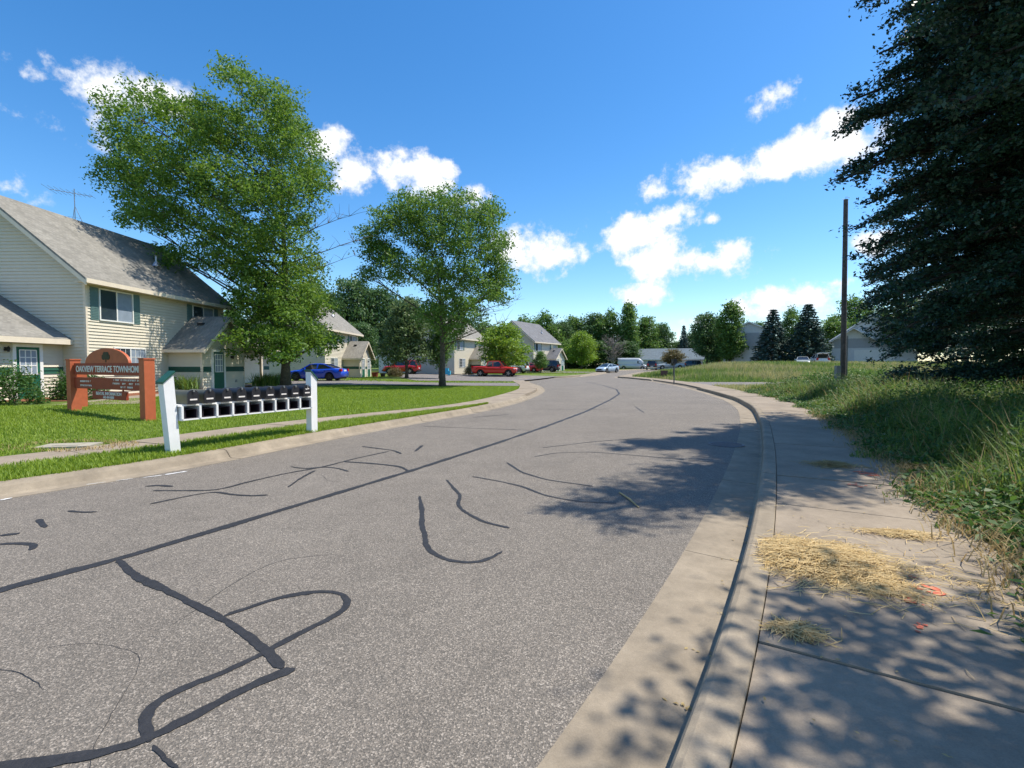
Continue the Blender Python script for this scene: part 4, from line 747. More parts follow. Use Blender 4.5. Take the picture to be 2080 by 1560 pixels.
# ------------------------------------------------------------------ trees
def branch(b, p0, p1, r0, r1, rg, sag=.12, n=7, sides=6):
    p0, p1 = Vector(p0), Vector(p1); L_ = (p1 - p0).length; mid = (p0 + p1) / 2 + Vector((rg.uniform(-1, 1), rg.uniform(-1, 1), rg.uniform(.2, 1))) * L_ * sag; pts = []
    for i in range(n):
        t = i / (n - 1); pts.append(p0 * (1 - t) ** 2 + mid * 2 * t * (1 - t) + p1 * t * t + Vector((rg.uniform(-1, 1), rg.uniform(-1, 1), 0)) * L_ * .012)
    b.tube(pts, [r0 + (r1 - r0) * (i / (n - 1)) for i in range(n)], sides, cap=False); return pts
def blob_tree(name, base, blobs, tr, nleaf, lsize, lm, bm, label, seed, trunk_top=.55, up=.4, asp=.5, csig=.26, per=14, droop=0, bare=(), cat='tree', fork=.22, wexp=2.0):
    """blobs: (x, y, z, r) relative to the base; leaves grow in clumps through every blob"""
    rg = random.Random(seed); rng = np.random.default_rng(seed); T = empty(name, base); tag(T, label, cat); zt = max(q[2] for q in blobs); b = MB()
    ax = lambda t: Vector((math.sin(t * 2.1 + seed) * .25 * t, math.cos(t * 1.7 + seed) * .2 * t, zt * trunk_top * t))
    ts = np.linspace(0, 1, 10); b.tube([ax(t) + Vector((0, 0, -.15 if t == 0 else 0)) for t in ts], [tr * (1.35 if t == 0 else 1.0) * (1 - .72 * t) for t in ts], 10)
    tw = []
    for (x, y, z, r, *pa) in blobs:
        if pa: tw.append(branch(b, tw[pa[0]][4], (x, y, z), .035, .012, rg)); continue
        t = min(1, max(fork, (z - .6 * math.hypot(x, y) - r * .5) / (zt * trunk_top))); p0 = ax(t); r0 = max(.03, tr * (1 - .72 * t) * .42)
        pts = branch(b, p0, (x, y, z), r0, .018, rg); tw.append(pts)
        for k in range(4):
            d = Vector((rg.gauss(0, 1), rg.gauss(0, 1), rg.gauss(.4, .8))).normalized() * r * .8; branch(b, pts[rg.randint(3, 6)], Vector((x, y, z)) + d, .02, .006, rg, .1, 4, 4)
    for (x, y, z) in bare:
        p0 = ax(min(1, max(fork, (z - 1.8) / (zt * trunk_top)))); pts = branch(b, p0, (x, y, z), .045, .006, rg, .16)
        for k in range(22): q = pts[rg.randint(2, 6)]; branch(b, q, q + Vector((rg.gauss(0, .5) + .25 * (1 if x > 0 else -1), rg.gauss(0, .6), rg.uniform(-.1, .8))), .015, .004, rg, .1, 4, 3)
    b.build('trunk', bm, T, True)
    A = np.array([q[3] ** wexp for q in blobs]); A = A / A.sum(); P = []
    for (x, y, z, r, *_p), a in zip(blobs, A):
        nc = max(2, int(nleaf * a / per)); d = unit(rng.normal(size=(nc, 3))); rr = r * rng.uniform(.25, 1.0, nc) ** .55; c = np.array([x, y, z]) + d * rr[:, None] * np.array([1, 1, .92])
        c = np.repeat(c, per, 0); P.append(c + rng.normal(size=c.shape) * csig * np.array([1, 1, .6]))
    P = np.concatenate(P); V, F = leaves(P, lsize, rng, up, asp, droop); meshobj('crown', V, F, lm, T); return T
def px_blobs(lst, base, dist, rng, layers=2, deep=.8):
    """measured outline discs at the tree's own distance, spread through the crown's depth"""
    out = []; cx = np.mean([p[0] for p in lst]); xs = [(q[0] - 1040) / FPX * dist for q in lst]; hw = (max(xs) - min(xs)) / 2; xc = (max(xs) + min(xs)) / 2
    for (px, py, pr_) in lst:
        x = (px - 1040) / FPX * dist; z = CAMH + (742 - py) / FPX * dist; r = pr_ / FPX * dist; room = math.sqrt(max(.05, 1 - min(1, abs(x - xc) / (hw * 1.1)) ** 2)) * hw * deep
        out.append((x - base[0], rng.uniform(-.15, .15) * room, z - base[2], r))
        me_ = len(out) - 1
        for k in range(layers):
            yo = (-1, 1)[k % 2] * rng.uniform(.35, .95) * room; kk = min(1, (dist + yo) / dist); kx = (dist + yo) / dist if (yo > 0 and deep > 1) else kk
            out.append((((x - xc) * .92 + xc) * kx - base[0], yo, CAMH + (z - CAMH) * kk - base[2], r * .9 * kk, me_))
    return out
rnd = random.Random(11)
TA = (-13.9, 30.2, float(lz(-13.9, 30.2)))
LA = [(490,165,36),(545,205,52),(600,232,36),(420,215,30),(345,232,52),(270,248,42),(238,288,32),(400,268,54),(480,275,60),(560,292,58),(630,305,40),(650,360,38),(300,325,58),(248,372,42),(370,350,60),(450,370,58),(530,375,58),(600,385,48),(232,345,30),(290,420,48),(360,440,48),(262,440,28),(440,450,52),(520,460,56),(600,460,44),(330,520,30),(365,528,30),(420,505,36),(470,535,44),(540,540,58),(615,530,42),(540,600,54),(610,600,52),(485,605,34),(655,615,32),(520,655,52),(590,660,62),(640,690,40),(476,690,30),(495,705,34),(580,705,42),(660,695,30)]
blob_tree('ash_tree', TA, px_blobs(LA, TA, TA[1], rnd), .27, 105000, .21, 'leaf_ash', 'bark', 'tall ash tree on the lawn behind the mailboxes', 1, .62, csig=.27, asp=.44, per=44, bare=[(4.3, 0, 8.0), (4.9, .4, 9.2), (4.2, -.5, 10.2), (-4.6, 0, 6.6)], fork=.12)
TB = (-4.85, 34.2, float(lz(-4.85, 34.2)))
LB = [(830,425,38),(890,415,42),(950,425,38),(1000,440,34),(790,455,38),(762,510,38),(860,475,48),(930,480,48),(1000,495,42),(1018,545,34),(742,560,22),(800,540,38),(870,550,46),(950,560,46),(1010,590,32),(900,612,44),(950,632,38),(872,642,30),(920,668,26),(1030,578,20),(745,480,22)]
blob_tree('ash_tree', TB, px_blobs(LB, TB, TB[1], rnd), .215, 52000, .2, 'leaf_ash_b', 'bark', 'smaller ash tree at the bend beyond the mailboxes', 2, .6, csig=.27, asp=.46, per=44, bare=[(4.6, 0, 5.4), (5.2, .3, 6.0), (4.4, .5, 4.6), (2.6, -.8, 4.0)], fork=.2)
def bough_tree(name, base, h0, h1, boughs, tr, per_b, lsize, lm, bm, label, seed, droop=.16):
    """boughs: (height, azimuth, length) spraying from one trunk, each a flat drooping fan of twigs and leaves"""
    rg = random.Random(seed); rng = np.random.default_rng(seed); T = empty(name, base); tag(T, label, 'tree'); b = MB()
    b.tube([(0, 0, -.2), (.05, 0, h1 * .4), (-.05, .05, h1)], [tr * 1.25, tr * .8, .05], 10); P = []
    for (z, az, ln) in boughs:
        d = Vector((math.cos(az), math.sin(az), 0)); sd_ = Vector((-d.y, d.x, 0)); p = [d * (ln * t) + Vector((0, 0, z + ln * (.22 * t - (droop + .2) * t * t))) + sd_ * (ln * .06 * math.sin(3 * t + az * 5)) for t in np.linspace(0, 1, 7)]
        b.tube(p, [max(.012, .02 + .011 * ln * (1 - t)) for t in np.linspace(0, 1, 7)], 5, cap=False)
        for k in range(int(6 + ln * 3)):
            t = rg.uniform(.25, 1) ** .8; f = t * 6; a = min(5, int(f)); q = p[a].lerp(p[a + 1], f - a); wd = ln * .3 * (1.15 - t) + .16; e = q + sd_ * rg.choice((-1, 1)) * wd * rg.uniform(.4, 1) + d * wd * rg.uniform(.1, .8) + Vector((0, 0, rg.gauss(-.05, .12)))
            b.tube([q, (q + e) / 2 + Vector((0, 0, .04)), e], [.011, .008, .004], 3, cap=False)
            nn = max(3, int(per_b / (6 + ln * 3) / 9)); u = rng.uniform(.15, 1.05, nn); c = np.array(q) + (np.array(e) - np.array(q)) * u[:, None]; c = np.repeat(c, 9, 0); P.append(c + rng.normal(size=c.shape) * np.array([.095, .095, .06]))
    b.build('trunk', bm, T, True); P = np.concatenate(P); V, F = leaves(P, lsize, rng, .7, .55, .3); meshobj('crown', V, F, lm, T); return T
bg_ = random.Random(12); TO = (12.7, 10.7, .15); BO = []
for tx, ty in ((1700,275),(1692,385),(1735,205),(1762,8),(1752,470),(1778,305),(1785,115),(1748,335),(1770,420),(1790,560),(1775,250),(1800,60),(1768,520),(1800,620),(1815,680),(1830,720),(1790,-60),(1800,-140)):
    for q in range(2): ln = TO[0] - (tx - 1040) / FPX * 10.6 - .1 - .5 * q; BO.append((CAMH + (742 - ty + 30 * q) / FPX * 10.6 + ln * .14, math.pi + bg_.uniform(-.06, .06), ln))
for k in range(40):
    Yt = bg_.uniform(6.2, 10.2); Xt = (bg_.uniform(1815, 2060) - 1040) / FPX * Yt; ln = math.hypot(Xt - TO[0], Yt - TO[1]); BO.append((bg_.uniform(5.2, 9.5) + .14 * ln, math.atan2(Yt - TO[1], Xt - TO[0]), ln))
for k in range(14):
    Yt = bg_.uniform(12, 16); Xt = (bg_.uniform(1790, 1950) - 1040) / FPX * Yt; ln = math.hypot(Xt - TO[0], Yt - TO[1]); BO.append((bg_.uniform(5, 11) + .14 * ln, math.atan2(Yt - TO[1], Xt - TO[0]), ln))
for k in range(190):
    z = 1.9 + 11.5 * bg_.random(); az = bg_.uniform(0, 6.283); L0 = (4.1 if z < 9.5 else 4.1 - .45 * (z - 9.5)); BO.append((z, az, L0 * bg_.uniform(.6, 1.0)))
bough_tree('oak_tree', TO, 1.5, 14, BO, .3, 1350, .095, 'leaf_oak', 'oak_bark', 'big dark oak tree filling the upper right edge', 3)
TP = (21.5, 20.0, .25); BO = []
for tx, ty in ((1738,590),(1740,655),(1752,540),(1765,705),(1770,615),(1748,625),(1760,680),(1780,740),(1775,500),(1790,460)):
    for q in range(2): ln = TP[0] - (tx - 1040) / FPX * 19.8 - .1 - .6 * q; BO.append((max(.7, CAMH + (742 - ty + 25 * q) / FPX * 19.8 + ln * .12), math.pi + bg_.uniform(-.05, .05), ln))
for k in range(170):
    z = .7 + 8.5 * bg_.random() ** 1.1; BO.append((z, bg_.uniform(0, 6.283), (6.3 - .42 * z) * bg_.uniform(.6, 1.0)))
bough_tree('maple_tree', TP, 1, 10, BO, .26, 900, .13, 'leaf_oak', 'oak_bark', 'dense dark low-branched tree under the oak right of the pole', 4)
BO = [(2.2 + 9.5 * bg_.random(), bg_.uniform(0, 6.283), 5.0 * bg_.uniform(.55, 1.0)) for k in range(110)]
bough_tree('oak_tree', (15.8, 6.4, .15), 1.5, 13, BO, .3, 900, .12, 'leaf_oak', 'oak_bark', 'oak out of frame at right whose crown shades the weedy verge', 5)
NBL = [(x, y, z, r) for x, y, z, r in ((-2.2,.4,4.9,1.0),(-1.2,1.0,5.6,1.3),(-2.6,-.6,5.5,.8),(-1.4,-1.4,5.2,1.2),(.2,.2,6.4,1.7),(1.6,.8,6.8,1.7),(.4,-1.8,6,1.6),(2,-1,7.4,1.7),(-.4,1.3,7.2,1.3),(1,2,5.6,1.3),(2.8,1.6,6,1.4),(-3.2,.35,5.9,.45),(-3.0,-1.2,6.1,.5),(-1.9,1.35,6.4,.6))]
blob_tree('oak_tree', (6.7, 1.3, .15), NBL, .24, 15000, .13, 'leaf_oak', 'oak_bark', 'oak beside the camera whose branches shade the near sidewalk', 6, .7, csig=.24, asp=.62)
def rnd_blobs(seed, hw, z0, z1, n, shape='round'):
    rg = random.Random(seed); out = []
    for i in range(n):
        t = (i + .5) / n; z = z0 + (z1 - z0) * t; prof = math.sin(math.pi * min(1, .18 + t * .8)) ** .6 if shape == 'round' else (1 - t) ** .75 * .95 + .05
        a = i * 2.4 + rg.uniform(-.4, .4); d = hw * prof * rg.uniform(.25, .72); r = hw * rg.uniform(.26, .42) * (.6 + .4 * prof); out.append((d * math.cos(a), d * math.sin(a), z, r))
    return out
PROTO = {}
def proto(key, lm, seed, shape='round', hw=3.6, h=10.0, z0=2.2, n=26, leaf=.34, nl=9000, bm='bark', up=.4, asp=.55, tr=.2, csig=.34):
    if shape == 'spruce':
        T = empty('spruce_tree'); rg = random.Random(seed); rng = np.random.default_rng(seed); b = MB(); b.tube([(0, 0, -.2), (0, 0, h * .5), (0, 0, h)], [tr, tr * .6, .02], 8); P = []; D = []
        for k in range(26):
            t = k / 26; z = .7 + (h - .8) * t; rad = hw * (1 - t) ** .85 + .15; nb = 9 if t < .7 else 6
            for j in range(nb):
                a = 6.283 * (j + rg.random() * .7) / nb; rl = rad * rg.uniform(.75, 1.1); e = Vector((rl * math.cos(a), rl * math.sin(a), z - rl * .22 + .1)); b.tube([(0, 0, z + .1), e * .6 + Vector((0, 0, z * .4)), e], [.035, .02, .008], 4, cap=False)
                m_ = int(30 + 80 * rl / hw); s = rng.uniform(.2, 1, m_) ** .7; c = np.array([[e.x, e.y, 0]]) * s[:, None]; c[:, 2] = z + .1 + (e.z - z - .1) * s; P.append(c + rng.normal(size=c.shape) * np.array([.16, .16, .07]) * (1.2 - .5 * s[:, None]))
        b.build('trunk', bm, T); V, F = leaves(np.concatenate(P), .38, rng, 1.0, .45); meshobj('crown', V, F, lm, T)
    else: T = blob_tree('tree', (0, 0, 0), rnd_blobs(seed, hw, z0, h - .8, n), tr, nl, leaf, lm, bm, '', seed, .75, up=up, asp=asp, csig=csig)
    PROTO[key] = [T, False]; return T
proto('mid', 'leaf_mid', 21); proto('mid2', 'leaf_mid', 22, hw=3.0, n=30); proto('dark', 'leaf_dark', 23, n=28, nl=11000); proto('bright', 'leaf_bright', 24, hw=4.2, z0=2.0, nl=12000); proto('pale', 'leaf_pale', 25, hw=3.8, z0=2.4, nl=12000)
proto('tall', 'leaf_mid', 26, hw=2.2, z0=1.5, n=34); proto('spruce', 'needle', 27, 'spruce'); proto('rust', 'leaf_rust', 28, hw=3.6, z0=4.5, n=18, nl=6000)
def place(key, name, px, top, wpx, Y, label, cat='tree', zg=None, lift=0, group=None):
    T, used = PROTO[key]
    if not used: o = T; PROTO[key][1] = True
    else:
        o = T.copy(); COL.objects.link(o)
        for ch in [c for c in bpy.data.objects if c.parent == T]: c = ch.copy(); COL.objects.link(c); c.parent = o
    x = (px - 1040) / FPX * Y; z = (float(lz(x, Y)) if x < XLb(Y) else float(fz(x, Y))) if zg is None else zg
    h = CAMH + (742 - top) / FPX * Y - z; hw = {'mid': 3.6, 'mid2': 3.0, 'dark': 3.6, 'bright': 4.2, 'pale': 3.8, 'tall': 2.2, 'spruce': 3.6, 'rust': 3.6}[key]
    o.name = name; o.location = (x, Y, z); s = wpx / FPX * Y / 2 / hw; o.scale = (s, s, h / 10.0); o.rotation_euler = (0, 0, (px * 1.7) % 6.28)
    tag(o, label, cat, group); return o
place('pale', 'young_tree', 826, 600, 130, 52.5, 'pale-leaved tree in front of the dark red SUV')
place('mid2', 'young_tree', 893, 640, 60, 53.5, 'slim tree right behind the trunk of the smaller ash')
place('bright', 'young_tree', 1024, 655, 128, 65.5, 'yellow-green tree above the red pickup')
place('mid2', 'young_tree', 1098, 712, 34, 76, 'small sapling in front of the far townhouse entry')
place('bright', 'round_tree', 1181, 672, 82, 104, 'round bright yellow-green tree left of the dead tree')
place('rust', 'small_tree', 1368, 707, 62, 58, 'small rusty-green tree behind the slim box post', zg=.4)
WL = 'trees of the wood behind the houses'
BACK = [('dark',668,585,110,80),('dark',720,556,120,84),('dark',775,575,110,86),('mid',640,560,100,90),('dark',830,600,120,92),('mid',885,620,90,95),('dark',940,640,100,98),('mid',985,650,90,100),('dark',735,650,100,78),('mid',1062,640,80,120),('mid',1105,632,95,125),('dark',1140,648,80,128),('mid2',1165,640,70,132),('dark',1205,632,90,130),('mid',1238,628,80,128),('tall',1276,610,52,126),('mid2',1312,640,70,130),('dark',1343,652,64,132),('mid',1300,665,80,136),('spruce',1388,660,38,128),('dark',1412,668,60,130),('dark',1436,630,80,104),('tall',1482,608,62,98),('mid',1460,660,80,110),('mid',1605,622,60,90),('dark',1535,650,80,112),('mid',1690,640,90,105),('dark',1660,665,100,112),('mid',1735,600,110,110),('mid2',1770,630,90,96),('dark',1850,600,160,80),('dark',1960,560,200,70),('dark',560,600,120,95),('mid',470,620,110,100),('dark',1380,690,70,134),('dark',1210,690,90,124),('mid',1150,690,90,122),('dark',1060,690,90,118),('dark',1270,690,80,122)]
desc = {'dark': 'dark green leafy tree', 'mid': 'mid green leafy tree', 'mid2': 'slender mid green tree', 'tall': 'narrow tall green tree', 'spruce': 'small dark spruce'}
where = lambda x: 'behind the near townhouse' if x < 600 else 'behind the second townhouse' if x < 800 else 'behind the pale garage' if x < 920 else 'behind the third townhouse' if x < 1030 else 'behind the farthest townhouse' if x < 1150 else 'behind the bright round tree' if x < 1225 else 'behind the cargo van' if x < 1300 else 'behind the low blue-roofed house' if x < 1425 else 'left of the tall grey house' if x < 1510 else 'between the two blue spruces' if x < 1625 else 'left of the grey gabled house' if x < 1730 else 'behind the grey gabled house'
ORD = ['leftmost', 'second from left', 'third from left', 'fourth from left', 'fifth from left', 'sixth from left', 'seventh from left', 'eighth from left']
cnt = {}
for q in sorted(BACK, key=lambda q: q[1]):
    k_ = (desc[q[0]], where(q[1])); cnt[k_] = cnt.get(k_, 0) + 1
seen = {}
for q in sorted(BACK, key=lambda q: q[1]):
    k_ = (desc[q[0]], where(q[1])); n_ = seen.get(k_, 0); seen[k_] = n_ + 1
    place(q[0], 'leafy_tree' if q[0] != 'spruce' else 'spruce_tree', *q[1:], f'{k_[0]} {k_[1]}' + (f', {ORD[n_]} of its kind there' if cnt[k_] > 1 else ''), group=WL)
place('spruce', 'spruce_tree', 1568, 627, 92, 86, 'left of two big blue spruces beyond the field', zg=1.4); place('spruce', 'spruce_tree', 1640, 616, 104, 83, 'right and taller of two big blue spruces beyond the field', zg=1.4)
n = 26000; r8 = np.random.default_rng(8); y = r8.uniform(126, 146, n); x = r8.uniform(-70, 75, n); P = np.column_stack([x, y, .5 + 4.2 * r8.random(n) ** 1.5 * (1 + .4 * np.sin(x * .35))]); V, F = leaves(P, .85, r8, .5, .6); o = meshobj('undergrowth', V, F, 'leaf_dark'); tag(o, 'dense green undergrowth at the foot of the far wood', 'undergrowth', kind='stuff')
# dead grey tree: bare branches only
rg = random.Random(9); D = empty('dead_tree', (.205 * 110, 110, .7)); tag(D, 'leafless grey dead tree right of the round bright tree', 'tree'); b = MB(); b.tube([(0, 0, -.2), (.1, 0, 3), (0, .1, 6.5)], [.2, .14, .04], 8)
for k in range(70):
    z = rg.uniform(1.2, 6.2); a = rg.uniform(0, 6.28); l = rg.uniform(1.4, 3.4) * (1.1 - abs(z - 3.5) / 6); pts = branch(b, (.05, 0, z), (l * math.cos(a), l * math.sin(a), z + l * rg.uniform(.3, .9)), .045, .012, rg, .1, 6, 4)
    for j in range(9): q = pts[rg.randint(1, 5)]; branch(b, q, q + Vector((rg.gauss(0, .5), rg.gauss(0, .5), rg.uniform(0, .8))), .02, .008, rg, .1, 3, 3)
b.build('trunk', 'dead_wood', D)
# ------------------------------------------------------------------ bushes and garden plants
def bush(loc, rx, rz_, n, lsize, lm, label, seed, name='bush', group=None):
    rng = np.random.default_rng(seed); T = empty(name, loc); tag(T, label, 'bush', group); nc = n // 10; d = unit(rng.normal(size=(nc, 3))); d[:, 2] = np.abs(d[:, 2]) * 1.15 - .12; c = d * (rng.uniform(.4, 1, nc) ** .5 * rng.uniform(.8, 1.12, nc))[:, None] * np.array([rx, rx, rz_]); c[:, 2] += .1
    c = np.repeat(c, 10, 0); P = c + rng.normal(size=c.shape) * lsize * .9; P[:, 2] = np.maximum(P[:, 2], .02); V, F = leaves(P, lsize, rng, .6, .55); meshobj('foliage', V, F, lm, T)
    b = MB(); rg = random.Random(seed)
    for k in range(9): branch(b, (rg.uniform(-.08, .08), rg.uniform(-.08, .08), -.05), (rg.uniform(-.7, .7) * rx, rg.uniform(-.7, .7) * rx, rz_ * rg.uniform(.5, .9)), .02, .006, rg, .1, 5, 4)
    b.build('stems', 'bark', T); return T
hz = .25
bush((-17.0, 19.3, hz), .95, 1.15, 5000, .09, 'leaf_bush', 'dark green bush below the wing door left of the sign', 51); bush((-17.0, 16.7, hz), .9, 1.25, 4500, .09, 'leaf_bush', 'leafy green bush cut by the left picture edge', 52)
bush((-17.0, 24.4, hz), .45, .7, 1500, .08, 'leaf_bush', 'small bush under the ground-floor window behind the sign', 53); bush((-13.4, 56.5, .3), .9, .95, 3000, .12, 'leaf_rust', 'yellowish bush at the nose of the dark red SUV', 54)
bush((-5.6, 63.9, .4), .7, 1.0, 1500, .12, 'leaf_rust', 'reddish bush at the third townhouse wall', 55)
for i, (x, y, r_, h, l) in enumerate(((15.6, 19.4, 1.1, 1.3, 'dark shrub below the low-branched dark tree, leftmost of four'), (17.6, 19.0, 1.3, 1.6, 'dark shrub below the low-branched dark tree, second from left'), (19.4, 18.8, 1.4, 1.8, 'dark shrub below the low-branched dark tree, third from left'), (21.4, 19.6, 1.5, 1.9, 'dark shrub below the low-branched dark tree, rightmost of four'))): bush((x, y, float(fz(x, y))), r_, h, 3800, .14, 'leaf_oak', l, 90 + i)
def lily(loc, n, h, label, seed):
    rng = np.random.default_rng(seed); P = np.column_stack([rng.normal(size=n) * .28, rng.normal(size=n) * .28, np.zeros(n)]); V, F4, F3 = blades(P, h * rng.uniform(.6, 1.1, n), .022, 1.1, rng); o = meshobj('daylily', V, F4, 'daylily', None, F3); o.location = loc; tag(o, label, 'plant', 'daylilies by the near townhouse')
for i, (x, y, l) in enumerate(((-15.6, 30.6, 'daylily clump right of the green entry door, leftmost of three'), (-15.4, 31.5, 'middle daylily clump of three right of the green entry door'), (-15.3, 32.6, 'rightmost of three daylily clumps, nearest the ash trunk'), (-16.6, 25.0, 'daylily clump at the shaded wall left of the entry'))): lily((x, y, .3), 170, .85, l, 60 + i)
# ------------------------------------------------------------------ grass, weeds, straw
rng = np.random.default_rng(77)
def inside_lawn(x, y):
    ok = x < XLb(y) - .03
    ok &= ~((x < -15.0) & (y > 16) & (y < 32)); ok &= ~((y > 34.6) & (y < 41.4)); ok &= ~((x < -12) & (y > 31.3)); ok &= np.hypot((x - UC.x) / .62, (y - UC.y) / .38) > 1
    return ok
def grass_obj(name, x, y, z, h, w, lean, mt, label=None):
    V, F4, F3 = blades(np.column_stack([x, y, z]), h, w, lean, rng); o = meshobj(name, V, F4, mt, None, F3); o['kind'] = 'stuff'
    if label: tag(o, label, 'grass')
    return o
n = 260000; y = 5.5 + 29 * rng.random(n) ** 1.35; x = XLb(y) - 15.5 * rng.random(n) ** 1.1; k = inside_lawn(x, y) & (x > -1.12 * y - 1); x, y = x[k], y[k]
grass_obj('lawn_grass', x, y, lz(x, y) - .015, rng.uniform(.03, .075, len(x)) * (1 + .3 * np.sin(x * 1.3) * np.cos(y * .9)), .004 + .00022 * y, .7, 'grass', 'mown green lawn grass on the left of the street')
n = 75000; i = rng.integers(0, kv - 1, n); t = rng.random(n); d = .5 + rng.uniform(-.04, 1.05, n) * VW[i]; P = EL[i] * (1 - t)[:, None] + EL[i + 1] * t[:, None] + NL[i] * d[:, None]; k = (VW[i] > .05) & (P[:, 1] > 3.5); P = P[k]
grass_obj('verge_grass', P[:, 0], P[:, 1], np.full(len(P), .122), rng.uniform(.04, .1, len(P)), .006, .7, 'grass', 'green grass strip between curb and left sidewalk')
n = 30000; y = rng.uniform(41, 110, n); x = XLb(y) - rng.uniform(0, 18, n); k = ~((y > 45) & (y < 70) & (x > -14) & (y - 45 > (-x) * .3 - 1)); x, y = x[k], y[k]; grass_obj('far_grass', x, y, lz(x, y) - .02, rng.uniform(.05, .1, len(x)), .03, .5, 'grass', 'mown grass between the far driveways')
n = 900; a = rng.uniform(0, 6.28, n); r_ = rng.uniform(.9, 1.6, n); x = UC.x + .75 * r_ * np.cos(a); y = UC.y + .42 * r_ * np.sin(a); grass_obj('dead_grass', x, y, np.full(n, .13), rng.uniform(.03, .07, n), .006, 1.2, 'dead_grass', 'dry yellow grass ring around the utility cover')
# right side: rank weeds from the sidewalk edge back
def wob(x, y): return .5 + .5 * (np.sin(x * 1.9 + 2 * np.sin(y * .8)) * np.sin(y * 1.6 + 1.5 * np.sin(x * .9)) + .35 * np.sin(x * 4.7 + y * 3.1)) / 1.35
n = 130000; y = .5 + 29 * rng.random(n) ** 1.3; u_ = rng.random(n) ** 1.25 * 12; edge = .22 * np.sin(y * 2.1) + .2 * np.sin(y * 5.3 + 1) + .1 * np.sin(y * 11); x = XRb(y) + u_ + edge - .12; k = (x < 1.12 * y + 3.0) & (rng.random(n) < .25 + .9 * wob(x, y)); x, y, u_ = x[k], y[k], u_[k]
hh = (.08 + .68 * ss(.1, 2.0, u_)) * rng.uniform(.4, 1.25, len(x)) * (.45 + .95 * wob(x, y)) * (1 - .35 * ss(20, 27, y)); k = rng.random(len(x)) < .86
grass_obj('tall_weeds', x[k], y[k], fz(x[k], y[k]) - .02, hh[k], .005 + .0003 * y[k], .85, 'weed', 'rank green weeds beside the right sidewalk'); grass_obj('dry_weeds', x[~k], y[~k], fz(x[~k], y[~k]) - .02, hh[~k] * 1.1, .004 + .0003 * y[~k], 1.0, 'dead_grass', 'dry stalks among the rank weeds beside the right sidewalk')
nc = 9000; yc = 1.5 + 26 * rng.random(nc) ** 1.25; uc = -.05 + rng.random(nc) ** 1.3 * 9; xc_ = XRb(yc) + uc + .2 * np.sin(yc * 2.1); k = (xc_ < 1.12 * yc + 2.5) & (rng.random(nc) < .2 + 1.1 * wob(xc_ + 3, yc)); xc_, yc, uc = xc_[k], yc[k], uc[k]; q = 14; x = np.repeat(xc_, q); y = np.repeat(yc, q); u_ = np.repeat(uc, q); x = x + rng.normal(size=len(x)) * .1; y = y + rng.normal(size=len(x)) * .1
z = fz(x, y) + .03 + rng.random(len(x)) * np.repeat((.1 + .68 * ss(.2, 2.0, uc)) * rng.uniform(.5, 1.4, len(uc)), q); V, F = leaves(np.column_stack([x, y, z]), .085, rng, .9, .48); o = meshobj('weed_leaves', V, F, 'leaf_bush'); o['kind'] = 'stuff'; tag(o, 'broad-leaved weeds among the rank grass on the right', 'weeds')
n = 7000; y = 1.2 + 14 * rng.random(n); x = XRb(y) + rng.normal(size=n) * .22 + .1; grass_obj('dry_edge_grass', x, y, np.full(n, .135), rng.uniform(.03, .16, n), .005, 1.6, 'dead_grass', 'dry brown grass along the sidewalk edge')
# field beyond
n = 90000; y = 43.5 + 30 * rng.random(n); x = XRb(y) + rng.random(n) ** .9 * 48; pat = np.sin(x * .35 + 1) + np.sin(y * .5 + x * .2) + rng.normal(size=n) * .5; u_ = x - XRb(y); hh = rng.uniform(.35, 1.0, n) * (.25 + .75 * ss(44, 50, y)) * (.4 + .6 * ss(.5, 4, u_)); k = pat > .15
grass_obj('field_weeds', x[k], y[k], fz(x[k], y[k]) - .03, hh[k], .028, .5, 'weed', 'tall green field weeds beyond the old driveway'); grass_obj('dry_field_weeds', x[~k], y[~k], fz(x[~k], y[~k]) - .03, hh[~k] * .95, .024, .5, 'dry_weed', 'tall yellowish field weeds among the green ones')
n = 22000; y = rng.uniform(24, 36, n); x = XRb(y) + rng.random(n) * 22; grass_obj('short_field_grass', x, y, fz(x, y) - .02, rng.uniform(.06, .22, n), .014, .8, 'dry_weed', 'short yellow-green grass before the old driveway')
for i, (px, py, r_, h) in enumerate(((1650, 790, .8, .9), (1690, 792, .9, 1.1), (1745, 790, 1.0, 1.2), (1800, 795, 1.2, 1.3), (1610, 795, .5, .6))):
    p = G(px, py, .2); bush((p.x, p.y, float(fz(p.x, p.y))), r_, h, 1800, .11, 'leaf_bush' if i % 2 else 'leaf_mid', ['light green weed bush left of the pole foot', 'leafy bush at the pole foot', 'leafy bush right of the pole foot', 'leafy bush in front of the low-branched dark tree', 'smallest weed bush near the short stake'][i], 70 + i)
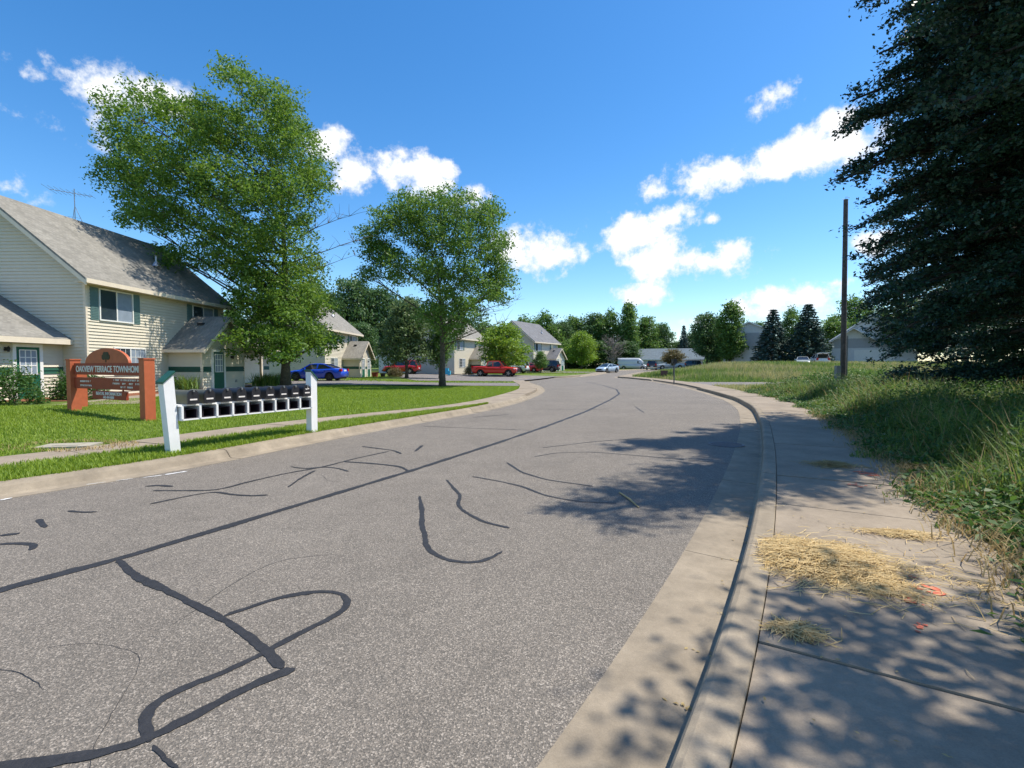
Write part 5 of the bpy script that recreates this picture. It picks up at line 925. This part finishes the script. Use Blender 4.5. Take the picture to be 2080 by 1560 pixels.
def straws(cx, cy, rx, ry, n, hgt, name, label, seed, L0=.09, L1=.24, rot=0, mt='straw', zb=.142):
    rng = np.random.default_rng(seed); a = rng.uniform(0, 6.28, n); d = np.abs(rng.normal(size=n)) * .42 + .12 * rng.random(n); x0, y0 = d * np.cos(a) * rx, d * np.sin(a) * ry; c, s = math.cos(rot), math.sin(rot); X = cx + x0 * c - y0 * s; Y_ = cy + x0 * s + y0 * c
    k_ = X - XRb(Y_) > -1.84; a, d, X, Y_ = a[k_], d[k_], X[k_], Y_[k_]; n = len(X)
    z = zb + .005 + hgt * np.clip(1 - d, 0, 1) * rng.random(n); th = rng.normal(rot + .3, 1.25, n); l = rng.uniform(L0, L1, n); dv = np.column_stack([np.cos(th), np.sin(th), rng.normal(size=n) * .12 * (hgt > .02)]); sv = np.column_stack([-np.sin(th), np.cos(th), np.zeros(n)]); w = .0019; P = np.column_stack([X, Y_, z]); bend = sv * (rng.normal(size=n) * .15 * l)[:, None]
    A = P - dv * (l / 2)[:, None]; C_ = P + dv * (l / 2)[:, None]; Bm = P + bend + np.array([0, 0, .006]); A[:, 2] = np.maximum(A[:, 2], zb + .003); C_[:, 2] = np.maximum(C_[:, 2], zb + .003)
    up_ = np.array([[0, 0, w * 1.2]]); V = np.stack([A - sv * w, A + sv * w + up_, Bm - sv * w, Bm + sv * w + up_, C_ - sv * w, C_ + sv * w + up_], 1).reshape(-1, 3); q = np.arange(n)[:, None] * 6; o = meshobj(name, V, np.concatenate([q + np.array([[0, 1, 3, 2]]), q + np.array([[2, 3, 5, 4]])]), mt); o['kind'] = 'stuff'; tag(o, label, 'straw'); return o
p = G(1650, 1145, .145); straws(p.x + .06, p.y + .05, .6, .52, 4600, .10, 'straw_pile', 'heap of golden straw on the sidewalk by the curb', 81, rot=-.35)
p = G(1800, 1190, .145); straws(p.x - .1, p.y, .45, .3, 420, .02, 'loose_straw', 'loose straw trailing from the heap towards the weeds', 82, rot=-.5)
p = G(1600, 1285, .145); straws(p.x + .06, p.y, .16, .08, 260, .03, 'loose_straw', 'small wisp of straw nearer the camera than the heap', 83, rot=-.4)
p = G(1690, 945, .145); straws(p.x, p.y, .4, .3, 700, .05, 'loose_straw', 'dull dry clippings on the shaded sidewalk', 84, mt='dead_grass')
p = G(1830, 1085, .145); straws(p.x, p.y, .4, .12, 350, .02, 'loose_straw', 'thin line of straw at the weed edge beyond the heap', 85, rot=-.2)
straws(3.0, 3.2, .85, 1.3, 220, .0, 'scattered_straw', 'single straws scattered over the near sidewalk', 86, .05, .2)

n = 900; r9 = np.random.default_rng(19); i = r9.integers(8, 70, n); d = np.where(r9.random(n) < .45, .40 + .05 * r9.normal(size=n), r9.uniform(.7, 2.15, n)); d = np.clip(d, .05, 2.15); d = np.where((d > .44) & (d < .7), .41, d); P2 = ER[i] + NR[i] * d[:, None] + r9.normal(size=(n, 2)) * .02
P3 = np.column_stack([P2, np.where(d < .5, -.006, .149)]); V, F = leaves(P3, .026, r9, 6.0, .5); V[:, 2] = np.clip(V[:, 2], np.repeat(P3[:, 2], 4) - .001, np.repeat(P3[:, 2], 4) + .006); o = meshobj('litter', V, F, 'dead_grass'); tag(o, 'tiny dry leaf litter in the right gutter and on the sidewalk', 'litter', kind='stuff')
